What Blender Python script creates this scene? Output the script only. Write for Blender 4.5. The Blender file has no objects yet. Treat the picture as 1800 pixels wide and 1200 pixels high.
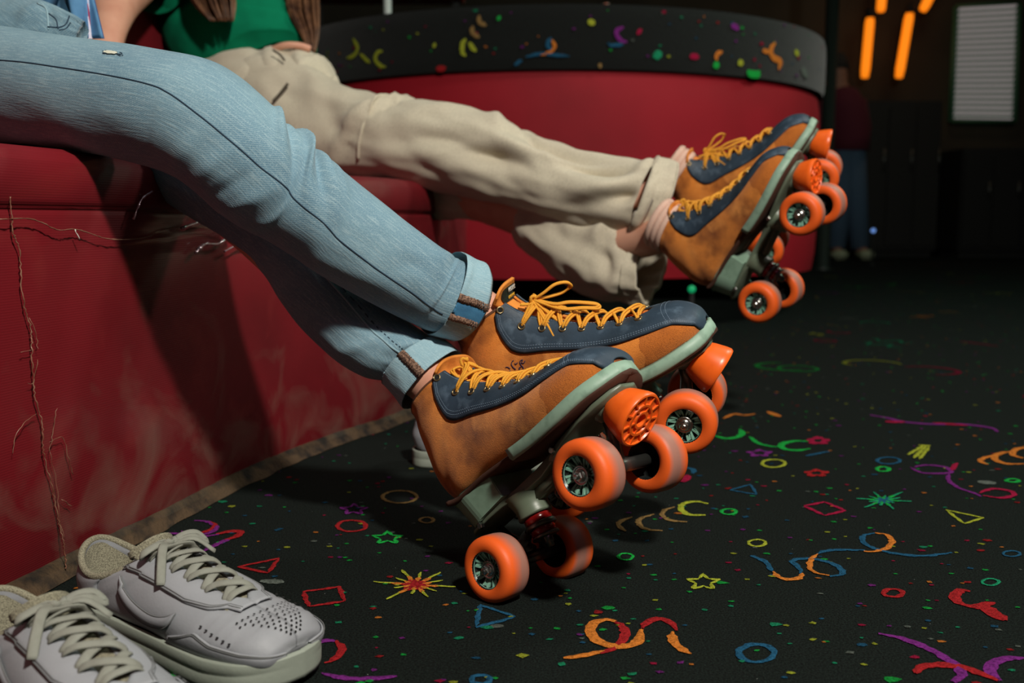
import bpy, bmesh, math, random
from math import sin, cos, pi, radians, sqrt, exp, atan2
from mathutils import Vector, Matrix, Euler, noise
random.seed(7)
SC = bpy.context.scene
COL = SC.collection
# ---------------------------------------------------------------- camera
FPX, CAMZ, PITCH = 1750.0, 0.35, radians(7.0)
cam = bpy.data.cameras.new('camera'); cam_o = bpy.data.objects.new('camera', cam); COL.objects.link(cam_o)
cam.sensor_width = 36; cam.lens = 35; cam.clip_start = .02; cam.clip_end = 60
cam_o.location = (0, 0, CAMZ); cam_o.rotation_euler = (pi / 2 - PITCH, 0, 0)
cam.dof.use_dof = True; cam.dof.focus_distance = .93; cam.dof.aperture_fstop = 6.0
SC.camera = cam_o
# ---------------------------------------------------------------- world, lights, exposure
SC.view_settings.view_transform = 'Standard'; SC.view_settings.look = 'None'
SC.view_settings.exposure = 0.0; SC.view_settings.gamma = 1.0; SC.view_settings.use_curve_mapping = False
W = bpy.data.worlds.new('world'); SC.world = W; W.use_nodes = True
W.node_tree.nodes['Background'].inputs[0].default_value = (.7, .75, .8, 1)
W.node_tree.nodes['Background'].inputs[1].default_value = .02

def area(name, loc, target, size, energy, color, size_y=None):
    l = bpy.data.lights.new(name, 'AREA'); o = bpy.data.objects.new(name, l); COL.objects.link(o)
    l.energy = energy; l.color = color; l.size = size
    if size_y: l.shape = 'RECTANGLE'; l.size_y = size_y
    o.location = loc
    o.rotation_euler = (Vector(target) - Vector(loc)).to_track_quat('-Z', 'Y').to_euler()
    return o
area('key_lamp', (.70, -.62, 2.02), (-.1, 1.3, .25), .15, 74, (1, .94, .84))
area('rink_lamp_right', (1.7, 2.0, 2.2), (.7, 3.2, .5), .4, 21, (1, .93, .84))
area('rink_lamp_green', (3.4, 3.6, 2.7), (1.2, 3.9, .9), .5, 15, (.45, 1, .7))
area('ceiling_fill', (.6, 1.2, 2.95), (.6, 1.6, 0), 2.4, 6, (.8, .95, .95))  # large unseen area light added under the ceiling as ambient fill
area('back_lamp', (3.5, 8.2, 2.9), (3, 9.9, 1.6), .5, 3, (1, .7, .45))

# ---------------------------------------------------------------- helpers
FW = Vector((0, cos(PITCH), -sin(PITCH))); UPV = Vector((0, sin(PITCH), cos(PITCH))); RT = Vector((1, 0, 0)); CAMP = Vector((0, 0, CAMZ))
def at(px, py, d):
    return CAMP + d * (FW + RT * ((px - 900) / FPX) + UPV * ((600 - py) / FPX))
def fl(px, py, z=0.0):
    v = FW + RT * ((px - 900) / FPX) + UPV * ((600 - py) / FPX)
    return CAMP + v * ((z - CAMZ) / v.z)

def tag(o, label=None, cat=None, group=None, kind=None):
    if label: o['label'] = label
    if cat: o['category'] = cat
    if group: o['group'] = group
    if kind: o['kind'] = kind
    return o
def empty(name, loc=(0, 0, 0), rot=None, label=None, cat=None, group=None):
    o = bpy.data.objects.new(name, None); COL.objects.link(o); o.empty_display_size = .05
    o.location = loc
    if rot: o.rotation_euler = rot
    return tag(o, label, cat, group)
def mesh(name, V, Fc, m=None, parent=None, smooth=True, uv=None, world=False, kind=None, weld=False):
    me = bpy.data.meshes.new(name)
    if weld:      # merge coincident points so shading runs across the joint
        key = {}; idx = []; W_ = []
        for v in V:
            k = (round(v[0], 6), round(v[1], 6), round(v[2], 6))
            if k not in key: key[k] = len(W_); W_.append(v)
            idx.append(key[k])
        V = W_; F2 = []
        for f in Fc:
            g = []
            for i in f:
                j = idx[i]
                if not g or g[-1] != j: g.append(j)
            if len(g) > 1 and g[0] == g[-1]: g.pop()
            if len(set(g)) > 2: F2.append(tuple(g))
        Fc = F2; uv = None
    me.from_pydata([tuple(v) for v in V], [], Fc)
    if uv is not None:
        ul = me.uv_layers.new(name='UVMap')
        dat = [0.0] * (len(me.loops) * 2); k = 0
        for p in me.polygons:
            for li in p.loop_indices:
                a = uv[me.loops[li].vertex_index]; dat[2 * li] = a[0]; dat[2 * li + 1] = a[1]
        ul.data.foreach_set('uv', dat)
    if smooth: me.polygons.foreach_set('use_smooth', [True] * len(me.polygons))
    me.update()
    o = bpy.data.objects.new(name, me); COL.objects.link(o)
    if m: me.materials.append(m)
    if parent:
        o.parent = parent
        if world: o.matrix_parent_inverse = PM(parent).inverted()
    if kind: o['kind'] = kind
    return o
def outward(o, c=None, inv=False):
    "turn the faces so that they look away from c (the mesh centre by default)"
    me = o.data
    if c is None:
        c = Vector((0, 0, 0))
        for v in me.vertices: c += v.co
        c /= len(me.vertices)
    t = sum((p.center - c).normalized().dot(p.normal) * p.area for p in me.polygons)
    if (t < 0) != inv: me.flip_normals()
    return o
def PM(o):
    m = Matrix.LocRotScale(o.location, o.rotation_euler, None)
    return m if o.parent is None else PM(o.parent) @ o.matrix_parent_inverse @ m
def gridfaces(n, m, closed=False, flip=False):
    F = []
    mm = m if closed else m - 1
    for i in range(n - 1):
        for j in range(mm):
            a, b = i * m + j, i * m + (j + 1) % m
            q = (a, b, b + m, a + m)
            F.append(q[::-1] if flip else q)
    return F
class MB:
    "collects shapes into one mesh"
    def __init__(s): s.V = []; s.F = []; s.U = []
    def add(s, V, F, U=None):
        n = len(s.V); s.V += [Vector(v) for v in V]; s.F += [tuple(i + n for i in f) for f in F]
        s.U += U if U else [(0, 0)] * len(V)
    def box(s, c, h, M=None, bev=0):
        bm = bmesh.new(); bmesh.ops.create_cube(bm, size=2)
        for v in bm.verts: v.co = Vector((v.co.x * h[0], v.co.y * h[1], v.co.z * h[2]))
        if bev: bmesh.ops.bevel(bm, geom=bm.edges[:], offset=bev, segments=2, affect='EDGES')
        V = [v.co.copy() for v in bm.verts]; bm.verts.index_update(); F = [tuple(v.index for v in f.verts) for f in bm.faces]; bm.free()
        if M: V = [M @ v for v in V]
        s.add([v + Vector(c) for v in V], F)
    def tube(s, pts, r, n=8, cap=True, flat=1.0, nrm=None):
        V, F, U = tube_geo(pts, r, n, cap, flat, nrm); s.add(V, F, U)
    def lathe(s, prof, n=32, axis='Z', c=(0, 0, 0), M=None):
        V = []; F = []
        for (a, r) in prof:
            for j in range(n):
                t = 2 * pi * j / n
                if axis == 'Z': v = Vector((r * cos(t), r * sin(t), a))
                elif axis == 'Y': v = Vector((r * cos(t), a, r * sin(t)))
                else: v = Vector((a, r * cos(t), r * sin(t)))
                if M: v = M @ v
                V.append(v + Vector(c))
        s.add(V, gridfaces(len(prof), n, True))
    def build(s, name, m=None, parent=None, smooth=True, world=False, kind=None):
        o = mesh(name, s.V, s.F, m, parent, smooth, s.U, world, kind)
        return o
def tube_geo(pts, r, n=8, cap=True, flat=1.0, nrm=None):
    P = [Vector(p) for p in pts]; V = []; U = []; L = 0
    R = r if isinstance(r, (list, tuple)) else [r] * len(P)
    up = None
    for i, p in enumerate(P):
        t = (P[min(i + 1, len(P) - 1)] - P[max(i - 1, 0)]).normalized()
        if up is None:
            up = Vector((0, 0, 1)) if abs(t.z) < .9 else Vector((1, 0, 0))
            if nrm: up = Vector(nrm)
        b = t.cross(up)
        if b.length < 1e-6: b = t.orthogonal()
        b.normalize(); up = b.cross(t).normalized()
        if i: L += (P[i] - P[i - 1]).length
        for j in range(n):
            a = 2 * pi * j / n
            V.append(p + R[i] * (cos(a) * b + sin(a) * flat * up)); U.append((L, j / n))
    F = gridfaces(len(P), n, True)
    if cap:
        F.append(tuple(range(n - 1, -1, -1))); F.append(tuple(range((len(P) - 1) * n, len(P) * n)))
    return V, F, U
def cr(P, t):
    "catmull-rom through P (tuples or Vectors) at parameter t in [0,len-1]"
    n = len(P) - 1; t = max(0, min(n, t)); i = min(int(t), n - 1); f = t - i
    g = lambda k: P[max(0, min(n, k))]
    p0, p1, p2, p3 = g(i - 1), g(i), g(i + 1), g(i + 2)
    if i == 0: p0 = sc_(p1, 2, p2, -1)
    if i == n - 1: p3 = sc_(p2, 2, p1, -1)
    h = lambda a, b, c, d: .5 * (2 * b + (c - a) * f + (2 * a - 5 * b + 4 * c - d) * f * f + (3 * b - a - 3 * c + d) * f ** 3)
    if isinstance(p1, (int, float)): return h(p0, p1, p2, p3)
    return [h(*q) for q in zip(p0, p1, p2, p3)]
def sc_(a, x, b, y):
    if isinstance(a, (int, float)): return a * x + b * y
    return [p * x + q * y for p, q in zip(a, b)]
def smooth_path(P, k=6):
    P = [list(p) for p in P]
    return [Vector(cr(P, i / k)) for i in range((len(P) - 1) * k + 1)]

# ---------------------------------------------------------------- materials
def mat(name, col=(.5, .5, .5), rough=.6, metal=0, spec=.5, emit=None, estr=1, bump=None, var=None, coat=0, sheen=0):
    """var=(scale, colour2, contrast, detail) noise mottling; bump=(scale, strength, distance)"""
    m = bpy.data.materials.new(name); m.use_nodes = True; N = m.node_tree; b = N.nodes['Principled BSDF']
    b.inputs['Base Color'].default_value = (*col, 1); b.inputs['Roughness'].default_value = rough
    b.inputs['Metallic'].default_value = metal; b.inputs['Specular IOR Level'].default_value = spec
    b.inputs['Coat Weight'].default_value = coat; b.inputs['Sheen Weight'].default_value = sheen
    if emit: b.inputs['Emission Color'].default_value = (*emit, 1); b.inputs['Emission Strength'].default_value = estr
    tc = N.nodes.new('ShaderNodeTexCoord')
    if var:
        last = None
        for (sc, c2, lo, hi, det) in var:
            n = N.nodes.new('ShaderNodeTexNoise'); n.inputs['Scale'].default_value = sc; n.inputs['Detail'].default_value = det
            N.links.new(tc.outputs['Object'], n.inputs['Vector'])
            r = N.nodes.new('ShaderNodeMapRange'); r.inputs[1].default_value = lo; r.inputs[2].default_value = hi
            N.links.new(n.outputs['Fac'], r.inputs[0])
            mx = N.nodes.new('ShaderNodeMix'); mx.data_type = 'RGBA'
            N.links.new(r.outputs[0], mx.inputs[0])
            if last: N.links.new(last, mx.inputs[6])
            else: mx.inputs[6].default_value = (*col, 1)
            mx.inputs[7].default_value = (*c2, 1); last = mx.outputs[2]
        N.links.new(last, b.inputs['Base Color'])
    if bump:
        sc, st, di = bump
        n = N.nodes.new('ShaderNodeTexNoise'); n.inputs['Scale'].default_value = sc; n.inputs['Detail'].default_value = 4
        N.links.new(tc.outputs['Object'], n.inputs['Vector'])
        bp = N.nodes.new('ShaderNodeBump'); bp.inputs['Strength'].default_value = st; bp.inputs['Distance'].default_value = di
        N.links.new(n.outputs['Fac'], bp.inputs['Height']); N.links.new(bp.outputs[0], b.inputs['Normal'])
    return m
def hx(r, g, b):
    f = lambda c: (c / 255 / 12.92) if c < 10 else ((c / 255 + .055) / 1.055) ** 2.4
    return (f(r), f(g), f(b))
M_suede = mat('orange_suede', hx(224, 136, 56), .9, spec=.15, sheen=.25, bump=(900, .5, .0008),
    var=[(16, hx(112, 56, 24), .46, .64, 9), (600, hx(170, 96, 40), .5, 1.0, 5), (30, hx(232, 150, 72), .52, .72, 6), (9, hx(150, 80, 34), .52, .66, 6)])
M_toe = mat('brown_orange_suede', hx(196, 112, 46), .95, spec=.1, sheen=.2, bump=(1300, .8, .001), var=[(900, hx(124, 66, 28), .48, .90, 5), (40, hx(146, 80, 34), .5, .8, 3)])
M_navy = mat('navy_leather', hx(47, 63, 78), .55, spec=.35, bump=(500, .25, .0006), var=[(60, hx(92, 112, 130), .52, .80, 7), (25, hx(30, 42, 52), .5, .8, 3)])
M_lining = mat('brown_lining', hx(96, 56, 30), .9, var=[(60, hx(50, 30, 18), .4, .7, 3)])
M_tongue = mat('tan_tongue_suede', hx(222, 140, 62), .9, spec=.15, bump=(700, .4, .0006), var=[(60, hx(180, 100, 40), .5, .8, 4)])
M_tongue2 = mat('brown_tongue_leather', hx(120, 66, 32), .8, bump=(400, .3, .0008), var=[(50, hx(70, 38, 20), .45, .75, 4)])
M_rand = mat('mint_rubber_rand', hx(142, 172, 152), .5, bump=(300, .1, .0005), var=[(80, hx(112, 140, 122), .5, .8, 5)])
M_outsole = mat('dark_brown_outsole', hx(70, 40, 26), .8)
M_heel = mat('mint_heel_leather', hx(128, 158, 138), .45, bump=(600, .12, .0004), var=[(50, hx(98, 126, 106), .5, .85, 4)])
M_plate = mat('mint_grey_plate', hx(98, 110, 92), .4, spec=.5, bump=(900, .1, .0003), var=[(40, hx(86, 94, 80), .4, .8, 3)])
M_steel = mat('steel', hx(190, 190, 185), .25, metal=1)
M_dsteel = mat('dark_steel', hx(110, 112, 108), .35, metal=.9)
M_red = mat('red_urethane_cushion', hx(120, 14, 14), .2, coat=.3)
M_hub = mat('black_hub', hx(22, 26, 26), .35)
M_spoke = mat('mint_hub_spokes', hx(122, 168, 148), .4)
M_brass = mat('aged_brass_eyelet', hx(150, 130, 96), .3, metal=.85)
M_hole = mat('eyelet_hole', (.004, .004, .004), .9)
M_stitchb = mat('pale_blue_thread', hx(120, 140, 160), .8)
M_stitcho = mat('ochre_thread', hx(214, 150, 84), .8)
M_label = mat('dark_green_label', hx(20, 40, 32), .7, var=[(300, hx(12, 24, 18), .4, .6, 2)])
M_white = mat('white_thread', hx(215, 215, 205), .8)
M_yel = mat('yellow_thread', hx(220, 170, 50), .8)
M_ink = mat('blue_ink', hx(36, 34, 70), .8)
M_stop = mat('orange_toe_stop_rubber', hx(244, 104, 30), .34, spec=.5, bump=(250, .05, .0005), var=[(60, hx(228, 88, 22), .5, .8, 3)])
M_skin = mat('skin', hx(222, 168, 142), .5, spec=.35, bump=(700, .12, .0005), var=[(18, hx(206, 146, 122), .4, .7, 3)])
M_skin.node_tree.nodes['Principled BSDF'].inputs['Subsurface Weight'].default_value = .08
M_skin.node_tree.nodes['Principled BSDF'].inputs['Subsurface Radius'].default_value = (.01, .004, .002)
def lace_mat():
    m = mat('yellow_cord_lace', hx(238, 160, 34), .75); N = m.node_tree; b = N.nodes['Principled BSDF']
    uv = N.nodes.new('ShaderNodeUVMap'); w = N.nodes.new('ShaderNodeTexWave'); w.wave_type = 'BANDS'; w.bands_direction = 'DIAGONAL'
    mp = N.nodes.new('ShaderNodeMapping'); mp.inputs['Scale'].default_value = (420, 2, 1)
    N.links.new(uv.outputs[0], mp.inputs[0]); N.links.new(mp.outputs[0], w.inputs[0]); w.inputs['Scale'].default_value = 1; w.inputs['Distortion'].default_value = 1
    r = N.nodes.new('ShaderNodeValToRGB'); r.color_ramp.elements[0].color = (*hx(168, 92, 22), 1); r.color_ramp.elements[1].color = (*hx(246, 176, 48), 1); r.color_ramp.elements[1].position = .45
    N.links.new(w.outputs[0], r.inputs[0]); N.links.new(r.outputs[0], b.inputs['Base Color'])
    bp = N.nodes.new('ShaderNodeBump'); bp.inputs['Strength'].default_value = .5; bp.inputs['Distance'].default_value = .0004
    N.links.new(w.outputs[0], bp.inputs['Height']); N.links.new(bp.outputs[0], b.inputs['Normal'])
    return m
M_lace = lace_mat()
def wheel_mat():
    m = mat('orange_wheel_urethane', hx(238, 98, 34), .5, spec=.35); N = m.node_tree; b = N.nodes['Principled BSDF']
    tc = N.nodes.new('ShaderNodeTexCoord'); sp = N.nodes.new('ShaderNodeSeparateXYZ'); N.links.new(tc.outputs['Object'], sp.inputs[0])
    ab = N.nodes.new('ShaderNodeMath'); ab.operation = 'ABSOLUTE'; N.links.new(sp.outputs['Y'], ab.inputs[0])
    # dust grinds into the middle and inner half of the tread
    nz = N.nodes.new('ShaderNodeTexNoise'); nz.inputs['Scale'].default_value = 60; nz.inputs['Detail'].default_value = 3; N.links.new(tc.outputs['Object'], nz.inputs['Vector'])
    ad = N.nodes.new('ShaderNodeMath'); ad.operation = 'MULTIPLY_ADD'; ad.inputs[1].default_value = .006; N.links.new(nz.outputs['Fac'], ad.inputs[0]); N.links.new(sp.outputs['Y'], ad.inputs[2])
    mr = N.nodes.new('ShaderNodeMapRange'); mr.inputs[1].default_value = -.006; mr.inputs[2].default_value = .006; mr.inputs[3].default_value = 0; mr.inputs[4].default_value = .85
    N.links.new(ad.outputs[0], mr.inputs[0])
    ln = N.nodes.new('ShaderNodeMath'); ln.operation = 'MULTIPLY'
    # only on the rolling surface (radius > 28 mm)
    vl = N.nodes.new('ShaderNodeVectorMath'); vl.operation = 'MULTIPLY'; vl.inputs[1].default_value = (1, 0, 1); N.links.new(tc.outputs['Object'], vl.inputs[0])
    le = N.nodes.new('ShaderNodeVectorMath'); le.operation = 'LENGTH'; N.links.new(vl.outputs[0], le.inputs[0])
    m2 = N.nodes.new('ShaderNodeMapRange'); m2.inputs[1].default_value = .0275; m2.inputs[2].default_value = .0302; N.links.new(le.outputs['Value'], m2.inputs[0])
    N.links.new(mr.outputs[0], ln.inputs[0]); N.links.new(m2.outputs[0], ln.inputs[1])
    mx = N.nodes.new('ShaderNodeMix'); mx.data_type = 'RGBA'; mx.inputs[6].default_value = (*hx(238, 98, 34), 1); mx.inputs[7].default_value = (*hx(146, 118, 108), 1)
    N.links.new(ln.outputs[0], mx.inputs[0]); N.links.new(mx.outputs[2], b.inputs['Base Color'])
    n2 = N.nodes.new('ShaderNodeTexNoise'); n2.inputs['Scale'].default_value = 700; N.links.new(tc.outputs['Object'], n2.inputs['Vector'])
    bp = N.nodes.new('ShaderNodeBump'); bp.inputs['Strength'].default_value = .2; bp.inputs['Distance'].default_value = .0003
    N.links.new(n2.outputs['Fac'], bp.inputs['Height']); N.links.new(bp.outputs[0], b.inputs['Normal'])
    return m
M_wheel = wheel_mat()
def denim_mat(name, c1, c2, c3, scale=1.0):
    m = mat(name, c1, .85, spec=.15, sheen=.15); N = m.node_tree; b = N.nodes['Principled BSDF']
    uv = N.nodes.new('ShaderNodeUVMap')
    def nz(sc, det, loc=(1, 1, 1)):
        mp = N.nodes.new('ShaderNodeMapping'); mp.inputs['Scale'].default_value = loc; N.links.new(uv.outputs[0], mp.inputs[0])
        n = N.nodes.new('ShaderNodeTexNoise'); n.inputs['Scale'].default_value = sc; n.inputs['Detail'].default_value = det; N.links.new(mp.outputs[0], n.inputs['Vector']); return n
    a = nz(9, 5); s = nz(60, 4, (1, 9, 1)); s2 = nz(200, 3, (1, 6, 1)); cross = nz(300, 2, (6, 1, 1))
    w = N.nodes.new('ShaderNodeTexWave'); w.bands_direction = 'DIAGONAL'; w.inputs['Scale'].default_value = 290 * scale; w.inputs['Distortion'].default_value = .6
    N.links.new(uv.outputs[0], w.inputs[0])
    def mix(fac, lo, hi, A, B):
        r = N.nodes.new('ShaderNodeMapRange'); r.inputs[1].default_value = lo; r.inputs[2].default_value = hi; N.links.new(fac, r.inputs[0])
        x = N.nodes.new('ShaderNodeMix'); x.data_type = 'RGBA'; N.links.new(r.outputs[0], x.inputs[0])
        for k, v in ((6, A), (7, B)):
            if isinstance(v, tuple): x.inputs[k].default_value = (*v, 1)
            else: N.links.new(v, x.inputs[k])
        return x.outputs[2]
    o = mix(a.outputs['Fac'], .35, .65, c1, c2)
    o = mix(s.outputs['Fac'], .5, .9, o, c3)
    o = mix(s2.outputs['Fac'], .45, .85, o, c2)
    o = mix(cross.outputs['Fac'], .5, .95, o, c3)
    r = mix(w.outputs['Fac'], 0, 3.2, o, c3)
    N.links.new(r, b.inputs['Base Color'])
    bp = N.nodes.new('ShaderNodeBump'); bp.inputs['Strength'].default_value = .12; bp.inputs['Distance'].default_value = .0004
    N.links.new(w.outputs['Fac'], bp.inputs['Height'])
    bp2 = N.nodes.new('ShaderNodeBump'); bp2.inputs['Strength'].default_value = .4; bp2.inputs['Distance'].default_value = .0012
    N.links.new(s.outputs['Fac'], bp2.inputs['Height']); N.links.new(bp.outputs[0], bp2.inputs['Normal']); N.links.new(bp2.outputs[0], b.inputs['Normal'])
    return m
M_denim = denim_mat('light_blue_denim', hx(116, 152, 168), hx(84, 122, 144), hx(170, 194, 200))
M_denim_in = denim_mat('denim_cuff', hx(140, 176, 190), hx(120, 158, 174), hx(178, 204, 210))
M_seam = mat('dark_denim_seam', hx(40, 62, 80), .9)
M_serge = mat('brown_serged_thread', hx(150, 118, 98), .95, bump=(900, .8, .001), var=[(600, hx(80, 58, 48), .4, .6, 2)])
M_khaki = mat('khaki_cotton', hx(208, 200, 178), .9, spec=.15, sheen=.2, bump=(600, .25, .0006), var=[(9, hx(194, 184, 164), .4, .7, 3), (400, hx(180, 172, 152), .45, .8, 2)])
M_green = mat('emerald_jersey', hx(6, 120, 84), .9, spec=.1, bump=(500, .3, .0008), var=[(12, hx(4, 100, 70), .4, .7, 3)])
M_hair = mat('brown_hair', hx(122, 84, 56), .45, var=[(40, hx(66, 42, 30), .35, .65, 4)])
M_shirt = mat('blue_shirt', hx(90, 140, 180), .9, var=[(30, hx(70, 116, 156), .4, .7, 3)])

exec_later = []
# ---------------------------------------------------------------- roller skate
KL = [(.2065, .0935), (.199, .091), (.180, .0905), (.150, .0905), (.112, .094), (.072, .102), (.026, .111), (-.018, .116), (-.036, .127), (-.0415, .153), (-.037, .184), (-.029, .207), (-.025, .222)]
KT = [(.2095, .102), (.2055, .115), (.190, .129), (.163, .138), (.132, .149), (.103, .166), (.081, .186), (.069, .199), (.064, .207), (.061, .212), (.058, .216), (.055, .220), (.053, .224)]
KW = [.010, .027, .0395, .0455, .0445, .0405, .0365, .0345, .0340, .0335, .0330, .0340, .0350]
KP = [.55, .40, .36, .34, .34, .38, .45, .55, .75, .9, .95, 1, 1]      # bottom squareness
KQ = [1.0, 1.15, 1.25, 1.35, 1.4, 1.35, 1.3, 1.2, 1.1, 1.05, 1, 1, 1]
def boot_raw(s, th):
    L = cr(KL, s); T = cr(KT, s); w = max(.002, cr(KW, s)); p = cr(KP, s); q = cr(KQ, s)
    c = cos(th); h = ((1 + c) / 2) ** q
    sn = abs(sin(th)); sn = sn ** (p if c < 0 else 1 - (1 - .85) * 1)
    if c < 0: sn = abs(sin(th)) ** p
    y = -w * sn * (1 if sin(th) >= 0 else -1)
    dx, dz = T[0] - L[0], T[1] - L[1]
    return Vector((L[0] + dx * h, y, L[1] + dz * h))
def bootS(s, th, off=0.0):
    p = boot_raw(s, th)
    if off == 0: return p
    e = 1e-3
    ds = boot_raw(min(s + .02, 12), th) - boot_raw(max(s - .02, 0), th); dt = boot_raw(s, th + e) - boot_raw(s, th - e)
    n = dt.cross(ds)
    if n.length < 1e-12: n = Vector((0, 0, 1))
    n.normalize()
    L = cr(KL, s); T = cr(KT, s); c = Vector(((L[0] + T[0]) / 2, 0, (L[1] + T[1]) / 2))
    if n.dot(p - c) < 0: n = -n
    return p + n * off
def lerp_tab(tab, s):
    for (a, x), (b, y) in zip(tab, tab[1:]):
        if s <= b: return x + (y - x) * max(0, (s - a)) / (b - a)
    return tab[-1][1]
S0 = 2.75
def th_o(s):
    if s <= S0: return 0
    g = .0095 + .007 * (s - S0) / 9
    f = min(1, (s - S0) / .35) ** .5
    return math.asin(min(.95, g / cr(KW, s))) * f
def th_1(s): return lerp_tab([(0, 3.05), (.3, 2.3), (1, 1.32), (2, 1.04), (3, 1.0), (4, 1.02), (6, 1.10), (8, 1.18), (10, 1.15), (11.3, 1.0), (12, .72)], s)
_arc = [3.12 + i * .02 for i in range(int((11.55 - 3.12) / .02) + 1)]
_len = [0]
for _a, _b in zip(_arc, _arc[1:]): _len.append(_len[-1] + (Vector(cr(KT, _b)) - Vector(cr(KT, _a))).length)
EY = []
for _i in range(8):
    _t = _len[-1] * _i / 7
    EY.append(_arc[min(range(len(_len)), key=lambda k: abs(_len[k] - _t))])
def th_e(s): return th_o(s) + .0105 / cr(KW, s)

def orient(n, up=Vector((0, 0, 1))):
    return n.to_track_quat('Z', 'Y').to_matrix().to_4x4()
# shared meshes
def make_wheel_meshes():
    w = MB(); pr = [(.0145, .0172), (.0150, .0180), (.0155, .0195), (.0160, .0215), (.0158, .0245), (.0148, .0272), (.0128, .0293), (.0100, .0305), (.0060, .0310), (0, .0310)]
    pr = [(-a, r) for a, r in pr] + [(a, r) for a, r in pr[::-1][1:]]
    pr = pr + [(.0145, .0172), (-.0145, .0172)]
    w.lathe(pr, 56, 'Y')
    hub = MB(); hub.lathe([(-.0150, .0181), (-.0143, .0168), (-.005, .0160), (-.004, .006), (.004, .006), (.005, .0160), (.0143, .0168), (.0150, .0181)], 40, 'Y')
    sp = MB()
    for k in range(8):
        a = 2 * pi * k / 8
        for sgn in (1, -1):
            p0 = Vector((.0163 * cos(a + .16 * sgn), -.0118, .0163 * sin(a + .16 * sgn))); p1 = Vector((.0078 * cos(a + .30 * sgn), -.0075, .0078 * sin(a + .30 * sgn)))
            t = (p1 - p0); 
            w_ = Vector((-sin(a), 0, cos(a))) * .0011; d_ = Vector((0, .004, 0))
            sp.add([p0 - w_, p0 + w_, p1 + w_ * .7, p1 - w_ * .7, p0 - w_ + d_, p0 + w_ + d_, p1 + w_ * .7 + d_, p1 - w_ * .7 + d_],
                   [(0, 1, 2, 3), (7, 6, 5, 4), (0, 4, 5, 1), (1, 5, 6, 2), (2, 6, 7, 3), (3, 7, 4, 0)])
        b = a + pi / 8
        tri = [Vector((.0161 * cos(a - .14), -.0105, .0161 * sin(a - .14))), Vector((.0161 * cos(a + .14), -.0105, .0161 * sin(a + .14))), Vector((.0095 * cos(a), -.0085, .0095 * sin(a)))]
        sp.add(tri + [t + Vector((0, .003, 0)) for t in tri], [(0, 1, 2), (5, 4, 3), (0, 3, 4, 1), (1, 4, 5, 2), (2, 5, 3, 0)])
    sp.lathe([(-.0125, .0164), (-.0132, .0168), (-.0125, .0171)], 40, 'Y')
    br = MB(); br.lathe([(-.0060, .0086), (-.0112, .0084), (-.0116, .0078), (-.0104, .0070), (-.0104, .0052), (-.0118, .0050), (-.0118, .0036)], 32, 'Y')
    nut = MB(); nut.lathe([(-.010, .0048), (-.0150, .0048), (-.0158, .0042), (-.0158, .0024)], 6, 'Y'); nut.lathe([(-.0150, .0030), (-.0176, .0029), (-.0184, .0020), (-.0186, .0001)], 16, 'Y')
    return w, hub, sp, br, nut
WM = make_wheel_meshes()
WMESH = {}
def copy_obj(o, parent):
    c = o.copy(); COL.objects.link(c); c.parent = parent; return c
def wheel(root, loc, flip):
    if 'w' not in WMESH:
        o = WM[0].build('wheel', M_wheel, root)
        h = WM[1].build('wheel_core', M_hub, o); s = WM[2].build('core_spokes', M_spoke, o, smooth=False); b = WM[3].build('bearing', M_steel, o); n = WM[4].build('axle_nut', M_steel, o, smooth=False)
        WMESH['w'] = (o, [h, s, b, n])
        s['label'] = 'mint green spokes in the black wheel core'
    else:
        src, ch = WMESH['w']; o = copy_obj(src, root)
        for c in ch: copy_obj(c, o)
    o.location = loc; o.rotation_euler = (0, random.uniform(0, 3), 0) if not flip else (0, random.uniform(0, 3), pi)
    return o

def cord(paths, r=.00115, sep=.0012, n=6, nrmf=None):
    "a lace made of two cords side by side"
    mb = MB()
    for P in paths:
        P = [Vector(p) for p in P]
        for sg in (-1, 1):
            Q = []
            for i, p in enumerate(P):
                t = (P[min(i + 1, len(P) - 1)] - P[max(i - 1, 0)]).normalized()
                nn = nrmf(p) if nrmf else Vector((0, 0, 1))
                sd = t.cross(nn)
                if sd.length < 1e-5: sd = t.orthogonal()
                Q.append(p + sd.normalized() * sep * sg)
            mb.tube(Q, r, n)
    return mb
def make_eyelet_mesh():
    bm = bmesh.new(); me = bpy.data.meshes.new('eyelet')
    mb = MB(); mb.lathe([(-.0006, .0040), (.0005, .0040), (.0010, .0035), (.0009, .0028), (.0003, .0024), (-.0006, .0024)], 20, 'Z')
    nf = len(mb.F); n0 = len(mb.V)
    V = list(mb.V) + [Vector((.0026 * cos(2 * pi * k / 20), .0026 * sin(2 * pi * k / 20), .00005)) for k in range(20)]
    me.from_pydata([tuple(v) for v in V], [], mb.F + [tuple(range(n0, n0 + 20))])
    me.materials.append(M_brass); me.materials.append(M_hole)
    me.polygons[len(me.polygons) - 1].material_index = 1
    me.polygons.foreach_set('use_smooth', [True] * len(me.polygons)); bm.free()
    return me
EYM = make_eyelet_mesh()

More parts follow.
